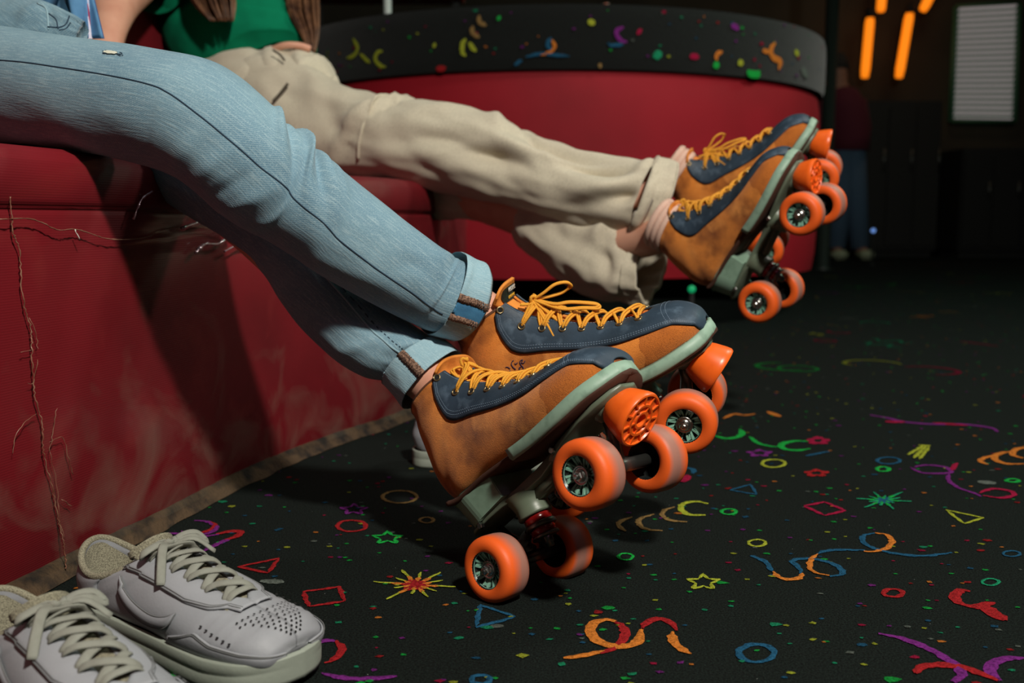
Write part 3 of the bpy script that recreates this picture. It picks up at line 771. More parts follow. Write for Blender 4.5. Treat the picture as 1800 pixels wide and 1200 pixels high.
motif('coil_motif', [(YEL, [(px(sm([(1246, 886), (1222, 882), (1202, 886), (1197, 895), (1210, 905), (1240, 906)])), .010)]), (TAN, [(px(sm([(1185, 892), (1168, 898), (1165, 908), (1180, 916), (1208, 918)])), .008), (px(sm([(1150, 905), (1128, 911), (1122, 920), (1135, 931), (1165, 934)])), .008), (px(sm([(1112, 910), (1092, 916), (1087, 925), (1100, 935)])), .008)])])
motif('squiggle_motif', [(GRN, [(px(sm([(1256, 766), (1275, 771), (1295, 769), (1305, 762), (1300, 755)])), .014), (px(sm([(1318, 768), (1332, 779), (1350, 784), (1366, 786)])), .010), (px(sm([(1420, 776), (1395, 776), (1374, 781), (1378, 789), (1400, 792), (1424, 789)])), .014)])])
motif('streak_motif', [(BLU, [(px(sm([(1416, 802), (1435, 798), (1457, 794)])), .008)])]); motif('arc_motif', [(BLU, [(px(sm([(1180, 826), (1200, 822), (1219, 826), (1217, 833)])), .010)]), (PNK, [(px([(1166, 831), (1186, 826)]), .012), (px([(1198, 848), (1209, 836)]), .018)])])
star('star_motif', RED, 1435, 832, 22, 7, .010); star('star_motif', PNK, 1438, 775, 20, 7, .014)
motif('squiggle_motif', [(PUR, [(px(sm([(1600, 822), (1620, 831), (1650, 833), (1672, 830), (1660, 821), (1625, 818), (1606, 822)])), .009), (px(sm([(1668, 832), (1668, 845), (1685, 858), (1715, 868), (1725, 874)])), .008)]), (PNK, [(px(sm([(1720, 868), (1745, 860), (1775, 864), (1782, 871), (1760, 876), (1728, 872)])), .009), (px([(1672, 828), (1682, 815)]), .008)])])
motif('blob_motif', [(WHT, [(px([(1718, 848), (1750, 849)]), .022)])]); motif('blob_motif', [(WHT, [(px([(458, 1022), (500, 1024)]), .013)])])
motif('coil_motif', [(ORA, [(px(sm([(1745, 801), (1728, 806), (1724, 812), (1738, 817)])), .010), (px(sm([(1782, 793), (1756, 798), (1748, 806), (1765, 815), (1800, 816)])), .012), (px(sm([(1812, 786), (1786, 790), (1780, 800), (1800, 806)])), .012)])])
motif('comet_motif', [(YEL, [(px([(1622, 784), (1596, 800)]), .007), (px([(1628, 784), (1606, 806)]), .007), (px([(1633, 786), (1616, 808)]), .007), (px([(1614, 783), (1636, 784)]), .010)])])
motif('squiggle_motif', [(ORA, [(px(sm([(1272, 736), (1290, 728), (1308, 730), (1328, 728)])), .010), (px([(1350, 724), (1372, 733)]), .016)])])
motif('squiggle_motif', [(PUR, [(px(sm([(1530, 730), (1560, 735), (1590, 742), (1640, 746), (1690, 746), (1740, 752), (1754, 760)])), .014)]), (PNK, [(px([(1556, 742), (1590, 742)]), .022), (px([(1640, 744), (1700, 748)]), .018)])])
star('star_motif', PUR, 1335, 797, 24, 7, .008)
# far figures, scattered; yarn colours dimmed to paint the light's falloff
rnd = random.Random(11)
def blocked(x, y):
    return (x - .25) ** 2 + (y - 4.1) ** 2 < 1.2 or (x < -.15 and y < 2.6)
pal = [GRN, YEL, RED, PUR, BLU, ORA, PNK, TEAL, WHT, TAN]
nf = 0
for k in range(150):
    y = rnd.uniform(1.75, 8.5) ** 1; x = rnd.uniform(-.2 if y < 3 else -1.2, min(4.8, .58 * y + .3))
    if blocked(x, y): continue
    if y < 1.75 and x < 1.2: continue
    kind = rnd.randrange(4); r = rnd.uniform(.03, .07); a = rnd.uniform(0, 6.28); c1 = tuple(int(v * .62) for v in rnd.choice(pal))
    if kind == 0: q = circ(x, y, r * .7, r * .7, 14); q[-1] = q[0]; motif('ring_motif', [(c1, [(q, .010)])])
    elif kind == 1: motif('squiggle_motif', [(c1, [([(x + r * 2.2 * (t / 12) * cos(a) + r * .5 * sin(t) * -sin(a), y + r * 2.2 * (t / 12) * sin(a) + r * .5 * sin(t) * cos(a)) for t in range(13)], .012)])])
    elif kind == 2: motif('arc_motif', [(c1, [(circ(x, y, r, r, 10, degrees_ := a * 57, a * 57 + 220), .015)])])
    else: motif('streak_motif', [(c1, [([(x, y), (x + r * 2.2 * cos(a), y + r * 2.2 * sin(a))], .016)])])
# confetti chips between the figures
def confetti(name, pts, mapf, parent, rr=None, size=(.0015, .0034)):
    byc = {}
    for (x, y) in pts:
        c = rnd.choice([GRN, GRN, GRN, YEL, YEL, RED, PNK, PUR, PUR, BLU, BLU, ORA, TEAL, TEAL, WHT]); byc.setdefault(c, []).append((x, y))
    V = []; F = []; mi = []; ms = []
    for c, L in byc.items():
        ms.append(yarn(tuple(int(v * .8) for v in c)))
        for (x, y) in L:
            r = rnd.uniform(*size) * (1.5 if rnd.random() < .12 else 1); n = rnd.choice((4, 5, 6)); a0 = rnd.uniform(0, 6); base = len(V)
            for k in range(n):
                a = a0 + 2 * pi * k / n; q = r * rnd.uniform(.6, 1.25); V.append(mapf(x + q * cos(a) * 1.35, y + q * sin(a), .0008))
            V.append(mapf(x, y, .0013))
            for k in range(n): F.append((base + k, base + (k + 1) % n, base + n)); mi.append(len(ms) - 1)
    o = mesh(name, V, F, None, parent, smooth=False, kind='stuff')
    for m_ in ms: o.data.materials.append(m_)
    o.data.polygons.foreach_set('material_index', mi)
    return o
pts = []
for k in range(4600):
    y = .55 + 5.2 * rnd.random() ** 1.35; x = rnd.uniform(-.62 * y - .1, .6 * y + .2); pts.append((x, y))
confetti('carpet_confetti', pts, fmap, floor_o)

# ---------------------------------------------------------------- near bench with clear plastic cover
M_bench = mat('red_bench_vinyl', hx(124, 22, 32), .62, spec=.3, bump=(240, .25, .001), var=[(5, hx(100, 18, 26), .4, .7, 4), (14, hx(134, 40, 42), .58, .85, 5)])
def fabric_lines(m):
    N = m.node_tree; b = N.nodes['Principled BSDF']; tc = N.nodes.new('ShaderNodeTexCoord'); w = N.nodes.new('ShaderNodeTexWave'); w.bands_direction = 'Z'; w.inputs['Scale'].default_value = 130; w.inputs['Distortion'].default_value = .4
    N.links.new(tc.outputs['Object'], w.inputs['Vector']); bp = N.nodes.new('ShaderNodeBump'); bp.inputs['Strength'].default_value = .12; bp.inputs['Distance'].default_value = .001
    N.links.new(w.outputs['Fac'], bp.inputs['Height']); N.links.new(bp.outputs[0], b.inputs['Normal'])
fabric_lines(M_bench)
def plastic():
    m = bpy.data.materials.new('clear_plastic'); m.use_nodes = True; N = m.node_tree; N.nodes.clear()
    out = N.nodes.new('ShaderNodeOutputMaterial'); tr = N.nodes.new('ShaderNodeBsdfTransparent'); gl = N.nodes.new('ShaderNodeBsdfGlossy'); df = N.nodes.new('ShaderNodeBsdfDiffuse')
    gl.inputs['Roughness'].default_value = .16; gl.inputs['Color'].default_value = (.9, .9, .9, 1); df.inputs['Color'].default_value = (*hx(170, 160, 140), 1)
    tr.inputs['Color'].default_value = (.97, .97, .96, 1)
    fr = N.nodes.new('ShaderNodeLayerWeight'); fr.inputs['Blend'].default_value = .18
    tc = N.nodes.new('ShaderNodeTexCoord'); n = N.nodes.new('ShaderNodeTexNoise'); n.inputs['Scale'].default_value = 5; n.inputs['Detail'].default_value = 3; n.inputs['Roughness'].default_value = .45
    N.links.new(tc.outputs['Object'], n.inputs['Vector'])
    bp = N.nodes.new('ShaderNodeBump'); bp.inputs['Strength'].default_value = .2; bp.inputs['Distance'].default_value = .01; N.links.new(n.outputs['Fac'], bp.inputs['Height'])
    N.links.new(bp.outputs[0], gl.inputs['Normal']); N.links.new(bp.outputs[0], fr.inputs['Normal'])
    fm = N.nodes.new('ShaderNodeMath'); fm.operation = 'MULTIPLY_ADD'; fm.inputs[1].default_value = .10; fm.inputs[2].default_value = .02; fm.use_clamp = True; N.links.new(fr.outputs[1], fm.inputs[0]); m1 = N.nodes.new('ShaderNodeMixShader'); N.links.new(fm.outputs[0], m1.inputs[0]); N.links.new(tr.outputs[0], m1.inputs[1]); N.links.new(gl.outputs[0], m1.inputs[2])
    # scuffed haze in patches, stronger towards the floor
    n2 = N.nodes.new('ShaderNodeTexNoise'); n2.inputs['Scale'].default_value = 9; n2.inputs['Detail'].default_value = 7; n2.inputs['Distortion'].default_value = 1.2; N.links.new(tc.outputs['Object'], n2.inputs['Vector'])
    sp = N.nodes.new('ShaderNodeSeparateXYZ'); N.links.new(tc.outputs['Object'], sp.inputs[0])
    lo = N.nodes.new('ShaderNodeMapRange'); lo.inputs[1].default_value = .20; lo.inputs[2].default_value = .01; lo.inputs[3].default_value = 0; lo.inputs[4].default_value = .16; N.links.new(sp.outputs['Z'], lo.inputs[0])
    ad = N.nodes.new('ShaderNodeMath'); N.links.new(n2.outputs['Fac'], ad.inputs[0]); N.links.new(lo.outputs[0], ad.inputs[1])
    mr = N.nodes.new('ShaderNodeMapRange'); mr.inputs[1].default_value = .58; mr.inputs[2].default_value = .95; mr.inputs[3].default_value = .0; mr.inputs[4].default_value = .22; N.links.new(ad.outputs[0], mr.inputs[0])
    m2 = N.nodes.new('ShaderNodeMixShader'); N.links.new(mr.outputs[0], m2.inputs[0]); N.links.new(m1.outputs[0], m2.inputs[1]); N.links.new(df.outputs[0], m2.inputs[2]); N.links.new(m2.outputs[0], out.inputs[0])
    return m
M_plastic = plastic()
SEAT_Z = .42
bl = [(-.62, -.1), (-.55, .45)] + [tuple(fl(*p)[:2]) for p in [(100, 1020), (290, 925), (450, 840), (590, 782), (720, 735)]] + [(-.140, 2.02), (-.118, 2.25), (-.110, 2.42)]
BL = sm(bl, 8)                       # foot line of the bench front
def bench_pt(t, z, off=0):
    t = max(0, min(len(BL) - 1.001, t)); i = int(t); f = t - i
    a, b = BL[i], BL[i + 1]; x, y = a[0] + (b[0] - a[0]) * f, a[1] + (b[1] - a[1]) * f
    tx, ty = b[0] - a[0], b[1] - a[1]; l = sqrt(tx * tx + ty * ty); nx, ny = ty / l, -tx / l
    return Vector((x + nx * off, y + ny * off, z))
nB = len(BL)
bench = empty('red_bench', (-.6, 1.2, 0), None, 'red vinyl bench under clear plastic that both skaters sit on', 'bench')
prof = [(-.012, .0), (-.008, .02), (0, .05), (0, .15), (0, .25), (0, .352), (-.0015, .357), (-.0035, .360), (.001, .363), (.003, .368), (.004, .385), (.001, .402), (-.008, .413), (-.022, .419), (-.05, .4205), (-.16, .421), (-.82, .421)]
V = []
for i in range(nB):
    for o, z in prof: V.append(bench_pt(i, z, o))
F = gridfaces(nB, len(prof), flip=True)
# end face beyond the second skater
e0 = (nB - 1) * len(prof)
F.append(tuple(e0 + k for k in range(len(prof))))
mesh('bench_shell', V, F, M_bench, bench, world=True)
mb = MB(); ex, ey = BL[-1]; mb.box((ex - .42, ey + .012, .20), (.41, .012, .20)); mb.build('end_panel', M_bench, bench, smooth=False, world=True)
# back rest along the far half of the seat
V = []
bp = [(-.63, .42), (-.63, .46), (-.64, .60), (-.66, .80), (-.69, .845), (-.74, .85), (-.78, .83), (-.79, .42)]
i0 = next(i for i in range(nB) if BL[i][1] > 1.72)
for i in range(i0, nB):
    for o, z in bp: V.append(bench_pt(i, z, o))
mesh('back_cushion', V, gridfaces(nB - i0, len(bp), flip=True) + [tuple((nB - i0 - 1) * len(bp) + k for k in range(len(bp))), tuple(range(len(bp) - 1, -1, -1))], M_bench, bench, world=True)
# dirty glued edge between bench and carpet
M_dirt = mat('worn_tan_carpet_edge', hx(78, 60, 40), .95, bump=(200, .9, .004), var=[(40, hx(24, 18, 13), .42, .66, 5)])
V = []
for i in range(nB * 2 - 1):
    w_ = .004 + .008 * noise.noise(Vector((i * .21, 0, 5)))
    for k, (o, z) in enumerate([(-.013, .017), (-.004, .016 + .003 * noise.noise(Vector((i * .5, 1, 0)))), (max(.001, w_), .008), (max(.004, w_ + .006), .0012)]): V.append(bench_pt(i / 2, z, o))
mesh('worn_edge', V, gridfaces(nB * 2 - 1, 4, flip=True), M_dirt, bench, world=True)
# plastic sheet with real creases near the skater's knee
V = []; NT = 260; NZ = 60
def crease(t, z):
    d = .0025 + .0018 * noise.noise(Vector((t * .22, z * 9, 2)))
    d += .004 * exp(-((z - .335 - .012 * sin(t * .22)) / .005) ** 2)                       # taped horizontal fold
    k = exp(-((t - 36) / 7) ** 2) * exp(-((z - .345) / .035) ** 2)
    d += k * .006 * abs(noise.noise(Vector((t * .45 + z * 40, z * 22, 7)))) * 2
    return d
for i in range(NT):
    t = (nB - 1.01) * i / (NT - 1)
    for j in range(NZ):
        z = .012 + (.412 - .012) * j / (NZ - 1); V.append(bench_pt(t, z, crease(t, z) + (.003 if z > .36 else 0)))
pc = mesh('plastic_cover', V, gridfaces(NT, NZ, flip=True), M_plastic, bench, uv=None, world=True)
if sum(p.normal.x for p in pc.data.polygons) < 0: pc.data.flip_normals()
# find bench coordinates of a pixel
def bench_tz(pxx, pyy):
    best = None
    for i in range(0, (nB - 1) * 6):
        t = i / 6
        p = bench_pt(t, 0); 
        # solve z on the vertical line through p for this row, compare the column
        for z in [k * .01 for k in range(0, 44)]:
            q = Vector((p.x, p.y, z)); v = q - CAMP; d = v.dot(FW)
            if d <= .05: continue
            X = 900 + FPX * v.x / d; Y = 600 - FPX * v.dot(UPV) / d; e = (X - pxx) ** 2 + (Y - pyy) ** 2
            if best is None or e < best[0]: best = (e, t, z)
    return best[1], best[2]
M_tape = mat('crinkled_plastic_edge', hx(150, 112, 92), .35, spec=.6, var=[(60, hx(110, 60, 44), .4, .7, 4)])
def edge_line(name, pts, r, k=8, off=.006, jit=.0012, m=None):
    P = []
    for p in pts:
        t, z = bench_tz(*p); P.append((t, z))
    Q = [cr([list(p) for p in P], i / k) for i in range((len(P) - 1) * k + 1)]
    W = [bench_pt(t, z, off + jag(jit)) for t, z in Q]
    mb = MB(); mb.tube(W, [r * random.uniform(.5, 1.3) for _ in W], 5); return mb
mb = edge_line('', [(8, 345), (14, 400), (22, 450), (32, 520), (40, 570), (44, 620), (50, 690), (58, 740), (66, 790), (76, 850), (88, 910), (100, 960), (108, 1005)], .0007, 14)
for pp in ([(45, 560), (55, 590), (62, 620)], [(30, 618), (44, 622)], [(56, 640), (52, 670), (40, 680)], [(88, 712), (80, 750), (72, 790)], [(74, 770), (100, 765), (108, 800), (116, 830)], [(50, 735), (30, 760), (20, 800)], [(96, 870), (112, 890)], [(80, 800), (84, 840), (96, 900), (104, 950)]):
    m2 = edge_line('', pp, .00035, 6); mb.add(m2.V, m2.F, m2.U)
mb.build('torn_seam', M_tape, bench, world=True)
mb = edge_line('', [(-10, 388), (40, 392), (90, 402), (123, 407), (180, 412), (240, 416), (290, 408), (350, 406), (398, 410), (440, 420)], .0006, 14, .008, .0008); mb.build('cover_fold', M_tape, bench, world=True)
mb = edge_line('', [(118, 402), (124, 418)], .0006, 4, .010); mb.build('thread_end', M_white, bench, world=True)
M_glint = mat('pink_white_glint', hx(220, 190, 200), .28, metal=.8)  # pinkish-white metal colour paints the glints along the plastic creases
for pp, r in (([(308, 372), (322, 356), (339, 342)], .0016), ([(317, 370), (340, 352), (362, 344)], .0018), ([(335, 364), (350, 356), (364, 348)], .0016), ([(306, 394), (350, 386), (390, 370)], .0020), ([(330, 443), (345, 432), (372, 424), (392, 412)], .0025), ([(380, 436), (410, 430), (440, 418)], .002), ([(222, 390), (235, 360), (255, 330)], .0012)):
    mb = edge_line('', pp, r, 8, .010, .0004); mb.build('crease_glint', M_glint, bench, world=True)
area('pink_glint_light', (.9, -.3, 1.3), (-.3, 1.2, .38), .10, .5, (1, .4, .8))  # unseen pink light added to give the plastic creases their glints

# ---------------------------------------------------------------- curved booth in the middle distance
BCX, BCY, BR = .16, 4.0, .94
M_red2 = mat('red_booth_vinyl', hx(150, 20, 34), .7, spec=.25, bump=(60, .1, .002), var=[(3, hx(132, 16, 28), .4, .7, 3)])
def cyl_mesh(name, r0, z0, z1, m, parent, bulge=0, nz=10, a0=0, a1=360, n=96, world=True):
    V = []
    for i in range(n + 1):
        a = radians(a0 + (a1 - a0) * i / n)
        for j in range(nz + 1):
            f = j / nz; e = 1 if 0 < j < nz else 0
            rr = r0 + bulge * (1 - (2 * f - 1) ** 6); V.append(Vector((BCX + rr * 1.08 * cos(a), BCY + rr * sin(a), z0 + (z1 - z0) * f)))
    return mesh(name, V, gridfaces(n + 1, nz + 1, flip=False), m, parent, world=world)
booth = empty('round_booth', (BCX, BCY, 0), None, 'round red booth topped by a black confetti carpet band', 'booth')
cyl_mesh('kick_base', BR - .16, 0, .17, M_carpet, booth)
cyl_mesh('red_panel', BR - .012, .165, .80, M_red2, booth, .012)
# underside ring
V = []
for i in range(97):
    a = radians(360 * i / 96); V += [Vector((BCX + (BR - .012) * 1.08 * cos(a), BCY + (BR - .012) * sin(a), .165)), Vector((BCX + (BR - .17) * 1.08 * cos(a), BCY + (BR - .17) * sin(a), .165))]
mesh('underside', V, gridfaces(97, 2, flip=True), M_dark, booth, world=True)
M_band = mat('booth_black_carpet', hx(7, 10, 9), .85, spec=.15, sheen=.22, bump=(300, .8, .003), var=[(300, hx(16, 24, 20), .45, .8, 3)])
BZ0, BZ1, BRB = .795, .985, BR + .012
cyl_mesh('carpet_band', BRB - .006, BZ0, BZ1, M_band, booth, .006)
V = [Vector((BCX, BCY, BZ1))] + [Vector((BCX + (BRB - .005) * 1.08 * cos(2 * pi * i / 96), BCY + (BRB - .005) * sin(2 * pi * i / 96), BZ1)) for i in range(96)]
mesh('carpet_top', V, [(0, 1 + i, 1 + (i + 1) % 96) for i in range(96)], M_band, booth, smooth=False, world=True)
def bmap(u, v, z):      # u along the rim (m) from the camera-facing point, v height
    a = -pi / 2 + u / BRB; r = BRB + z + .003
    return Vector((BCX + r * 1.08 * cos(a), BCY + r * sin(a), v)) - booth.location
def b_uv(pxx, pyy):
    best = None
    for i in range(-150, 151):
        u = i * .01; a = -pi / 2 + u / BRB; q = Vector((BCX + BRB * 1.08 * cos(a), BCY + BRB * sin(a), .9)); v = q - CAMP; d = v.dot(FW)
        X = 900 + FPX * v.x / d; e = abs(X - pxx)
        if best is None or e < best[0]:
            # height
            z = CAMZ + d * ((600 - pyy) / FPX * UPV.z + FW.z) ; best = (e, u, max(BZ0 + .01, min(BZ1 - .01, z)))
    return best[1], best[2]
def bp_(pts): return [b_uv(*p) for p in pts]
for nm, col, pts_, w_ in (('arc_motif', YEL, [(624, 68), (630, 85), (622, 98), (611, 102)], .014), ('streak_motif', YEL, [(636, 94), (643, 103), (652, 110)], .013), ('arc_motif', YEL, [(676, 90), (665, 92), (661, 104), (668, 115), (678, 117)], .014),
    ('blob_motif', YEL, [(760, 79), (770, 80)], .018), ('coil_motif', YEL, [(822, 68), (812, 78), (812, 92), (820, 98)], .014), ('coil_motif', YEL, [(826, 74), (830, 84), (838, 90)], .014), ('coil_motif', TAN, [(832, 46), (832, 58), (842, 66)], .014), ('coil_motif', TAN, [(842, 28), (846, 40), (858, 46)], .014),
    ('arc_motif', BLU, [(968, 66), (962, 78), (966, 88)], .012), ('streak_motif', BLU, [(925, 100), (950, 94), (975, 96), (1000, 98)], .010), ('arc_motif', ORA, [(970, 70), (974, 80), (966, 90), (952, 96)], .010),
    ('arc_motif', PUR, [(1098, 48), (1086, 56), (1088, 70), (1102, 74)], .014), ('blob_motif', PNK, [(1118, 54), (1128, 58)], .022), ('streak_motif', BLU, [(1070, 80), (1095, 78)], .012), ('blob_motif', TEAL, [(1150, 92), (1160, 100)], .030),
    ('blob_motif', YEL, [(1032, 38), (1046, 42)], .02), ('blob_motif', PUR, [(1284, 44), (1296, 52)], .02), ('arc_motif', ORA, [(1268, 90), (1258, 96), (1260, 106)], .014), ('blob_motif', GRN, [(1254, 112), (1266, 116)], .024), ('blob_motif', PNK, [(1214, 98), (1226, 100)], .02),
    ('arc_motif', GRN, [(1314, 122), (1320, 134), (1332, 134), (1336, 124)], .026), ('squiggle_motif', ORA, [(1360, 76), (1352, 86), (1358, 100), (1370, 108), (1368, 122)], .022), ('blob_motif', ORA, [(1340, 88), (1350, 92)], .016), ('blob_motif', YEL, [(1296, 108), (1304, 112)], .022), ('blob_motif', YEL, [(1396, 90), (1402, 96)], .02),
    ('blob_motif', RED, [(770, 128), (786, 130)], .02), ('blob_motif', GRN, [(872, 32), (880, 34)], .016), ('arc_motif', BLU, [(905, 120), (912, 108), (920, 106)], .012), ('blob_motif', TAN, [(1050, 126), (1058, 128)], .016), ('blob_motif', WHT, [(1408, 120), (1418, 134)], .03)):
    motif(nm, [(col, [(sm(bp_(pts_)), w_ * 1.15)])], booth, bmap)
confetti('band_confetti', [(rnd.uniform(-1.4, 1.4), rnd.uniform(BZ0 + .01, BZ1 - .01)) for _ in range(110)], bmap, booth, size=(.0025, .0055))
# things standing on the booth
M_shoe1 = mat('white_orange_leather', hx(200, 190, 175), .6, var=[(18, hx(220, 90, 50), .48, .56, 2)])
def small_shoe(loc, rz, label, m):
    mb = MB(); V = []; n = 14
    for i in range(n + 1):
        f = i / n; x = -.11 + .24 * f; w = .036 * (1 - (2 * f - 1) ** 6) ** .5 * (.85 + .25 * f) + .004; h = .075 - .045 * f if f < .8 else .075 - .045 * f - .02 * (f - .8) * 5
        for j in range(13):
            a = pi * j / 12; V.append(Vector((x, -w * cos(a) * (1 if 0 < j < 12 else 1), .02 + max(.008, h) * sin(a) ** .7)))
    root = empty('sneaker', loc, (0, 0, rz), label, 'shoe', 'shoes standing on the booth')
    mesh('upper', V, gridfaces(n + 1, 13) + [tuple(range(13)), tuple(range(len(V) - 1, len(V) - 14, -1))], m, root)
    out = [(-.112 + .246 * (i / n), .040 * (1 - (2 * i / n - 1) ** 6) ** .5 * (.85 + .25 * i / n) + .004) for i in range(n + 1)]
    ringp = [(x, -w) for x, w in out] + [(x, w) for x, w in out[::-1]]
    V = [Vector((x, y, 0)) for x, y in ringp] + [Vector((x, y, .026)) for x, y in ringp]; k = len(ringp)
    mesh('sole', V, [(i, (i + 1) % k, k + (i + 1) % k, k + i) for i in range(k)] + [tuple(range(k - 1, -1, -1)), tuple(range(k, 2 * k))], M_rand, root, smooth=False)
p = at(1018, 0, 3.35); small_shoe((p.x, p.y, BZ1), radians(200), 'orange and white sneaker standing on the carpeted top of the round booth', M_shoe1)
p = at(1100, 0, 3.52); small_shoe((p.x, p.y, BZ1), radians(262), 'tan sneaker with pale sole next to the orange one on the booth', mat('tan_leather', hx(170, 130, 96), .7))
p = at(682, 40, 3.6); mb = MB(); mb.tube([(p.x, p.y, BZ1), (p.x, p.y, BZ1 + .02), (p.x - .004, p.y, BZ1 + .75)], [.018, .014, .014], 12); mb.box((p.x, p.y, BZ1 + .004), (.028, .028, .004), bev=.002)
tag(mb.build('pole', mat('white_paint', hx(190, 200, 195), .4)), 'white metal post rising from the carpeted top of the round booth', 'post')
p0, p1 = at(545, -2, 5.6), at(815, -2, 5.6)
mb = MB(); mb.box(((p0.x + p1.x) / 2, p0.y, p0.z + .014), ((p1.x - p0.x) / 2, .1, .026), bev=.006); o = mb.build('counter_ledge', mat('red_white_paint', hx(190, 60, 40), .6, var=[(14, hx(210, 190, 170), .55, .62, 2)]), smooth=False)
mb2 = MB(); xc = (p0.x + p1.x) / 2
for sx in (-1, 1): mb2.box((xc + sx * (p1.x - p0.x) * .45, p0.y + .02, p0.z / 2 - .006), (.02, .02, p0.z / 2 - .006))
led = empty('ledge', (xc, p0.y, 0), None, 'red and white ledge beyond the booth at the top edge', 'ledge'); o.parent = led; o.matrix_parent_inverse = PM(led).inverted(); l2 = mb2.build('ledge_leg', M_dark, led, smooth=False, world=True)

# ---------------------------------------------------------------- far end of the room
M_glow = mat('amber_tube', hx(255, 140, 30), .5, emit=hx(255, 132, 20), estr=1.0)
for (xa, ya, xb, yb), lab in zip(((1530, 26, 1520, 136), (1600, 18, 1580, 136), (1552, -25, 1548, 20), (1652, -40, 1622, 18)), ('amber light tube hanging nearest the round booth', 'amber light tube hanging nearest the blinds, lower pair', 'short amber light tube above the one nearest the booth', 'tilted amber light tube at the top near the blinds')):
    mb = MB(); a_, b_ = at(xa, ya, 9.3), at(xb, yb, 9.3); mb.tube([a_.lerp(b_, i / 8) for i in range(9)], [.03] + [.042] * 7 + [.034], 12)
    r_ = empty('tube_lamp', a_, None, lab, 'lamp', 'amber tube lamps'); mb.build('tube', M_glow, r_, world=True)
    m2 = MB(); m2.tube([a_, (a_.x, a_.y, CEIL - .001)], .006, 6); m2.tube([a_ + Vector((0, 0, -.03)), a_ + Vector((0, 0, .05))], .045, 10); m2.build('hanger_cord', M_dark, r_, world=True)
WY = 9.86
win = empty('window', at(1733, 110, WY), None); win.name = 'window_1'; win['kind'] = 'structure'
def atY(px_, py_, y):
    v = FW + RT * ((px_ - 900) / FPX) + UPV * ((600 - py_) / FPX); return CAMP + v * (y / v.y)
c0, c1, c2, c3 = atY(1680, 12, WY), atY(1792, 5, WY), atY(1784, 214, WY), atY(1671, 212, WY)
M_pane = mat('lit_window_pane', hx(40, 70, 52), .3, emit=hx(52, 84, 62), estr=.3)
mesh('pane', [c3 + Vector((0, .06, 0)), c2 + Vector((0, .06, 0)), c1 + Vector((0, .06, 0)), c0 + Vector((0, .06, 0))], [(0, 1, 2, 3)], M_pane, win, False, world=True)
M_slat = mat('glowing_blind_slat', hx(170, 160, 160), .6, emit=hx(128, 120, 120), estr=.75)  # slats emit by themselves, standing in for light through the blind
for k in range(21):
    f = (k + .5) / 21; a_ = c0.lerp(c3, f); b_ = c1.lerp(c2, f); h = (c0 - c3).length / 21 * .20
    a_ = a_ + (b_ - a_) * .05; b_ = b_ - (b_ - a_) * .05
    V = []
    for e in (a_, b_):
        for (dy, dz) in ((-.018, h), (.0, h * .3), (.018, -h), (.016, -h - .003), (-.002, h * .3 - .004), (-.02, h - .003)): V.append(e + Vector((0, dy, dz)))
    mesh('slat', V, [(i, (i + 1) % 6, 6 + (i + 1) % 6, 6 + i) for i in range(6)] + [tuple(range(5, -1, -1)), tuple(range(6, 12))], M_slat, win, False, world=True)
mb = MB()
for a_, b_ in ((c0, c1), (c1, c2), (c2, c3), (c3, c0)): mb.tube([a_, b_], .022, 6)
mb.build('window_frame', mat('green_frame', hx(60, 110, 80), .5), win, world=True)
def dark_unit(name, x0, x1, z1, y, label, cat, col, parts=3):
    r_ = empty(name, ((x0 + x1) / 2, y, 0), None, label, cat); m_ = mat(name + '_paint', col, .7)
    mb = MB(); mb.box(((x0 + x1) / 2, y, z1 / 2 + .03), ((x1 - x0) / 2, .25, z1 / 2 - .03), bev=.01); mb.build('body', m_, r_, smooth=False, world=True)
    for k in range(parts):
        w_ = (x1 - x0) / parts; mb = MB(); mb.box((x0 + w_ * (k + .5), y - .26, z1 / 2 + .02), (w_ / 2 - .015, .012, z1 / 2 - .08), bev=.006); d_ = mb.build('door', m_, r_, smooth=False, world=True)
        mb = MB(); mb.tube([(x0 + w_ * (k + .9), y - .285, z1 * .55), (x0 + w_ * (k + .9), y - .285, z1 * .7)], .008, 6); mb.build('handle', M_dsteel, d_, world=True)
    mb = MB(); mb.box(((x0 + x1) / 2, y, .03), ((x1 - x0) / 2 - .03, .2, .03)); mb.build('plinth', M_dark, r_, smooth=False, world=True)
xa = lambda p_, y: (p_ - 900) / FPX * y
dark_unit('storage_cabinet', xa(1490, 9.4), xa(1630, 9.4), 1.42, 9.5, 'dark cabinet under the amber light tubes', 'cabinet', hx(16, 15, 14))
dark_unit('counter', xa(1668, 9.2), xa(1870, 9.2), .98, 9.3, 'black counter below the lit blinds', 'counter', hx(12, 12, 12), 4)
for k, (px_, col, lab) in enumerate(((1460, hx(70, 74, 60), 'dark upright post behind the round booth'),)):
    p = at(px_, 100, 6.8); mb = MB(); mb.tube([(p.x, p.y, 0), (p.x, p.y, .02), (p.x, p.y, CEIL)], [.09, .045, .045], 16); tag(mb.build('column', mat('dark_column', hx(34, 40, 36), .5)), lab, 'column')
for (px_, py_, d, col, r_, lab) in ((1535, 405, 7.6, hx(110, 150, 220), .016, 'small round blue indicator lamp on a low dark post'), (1216, 508, 3.02, hx(10, 130, 80), .012, 'small green guide lamp under the red booth')):
    p = at(px_, py_, d); rt_ = empty('indicator_lamp', (p.x, p.y, 0), None, lab, 'lamp')
    mb = MB(); mb.lathe([(0, .03), (.01, .03), (.012, .008), (p.z - r_, .008)], 10, 'Z', (p.x, p.y, 0)); mb.build('stand', M_dark, rt_, world=True)
    mb = MB(); mb.lathe([(-r_ + 2 * r_ * k / 8, max(.0005, r_ * sqrt(max(0, 1 - (2 * k / 8 - 1) ** 2)))) for k in range(9)], 12, 'Z', p); mb.build('bulb', mat('lamp_bulb', col, .5, emit=col, estr=1.0), rt_, world=True)
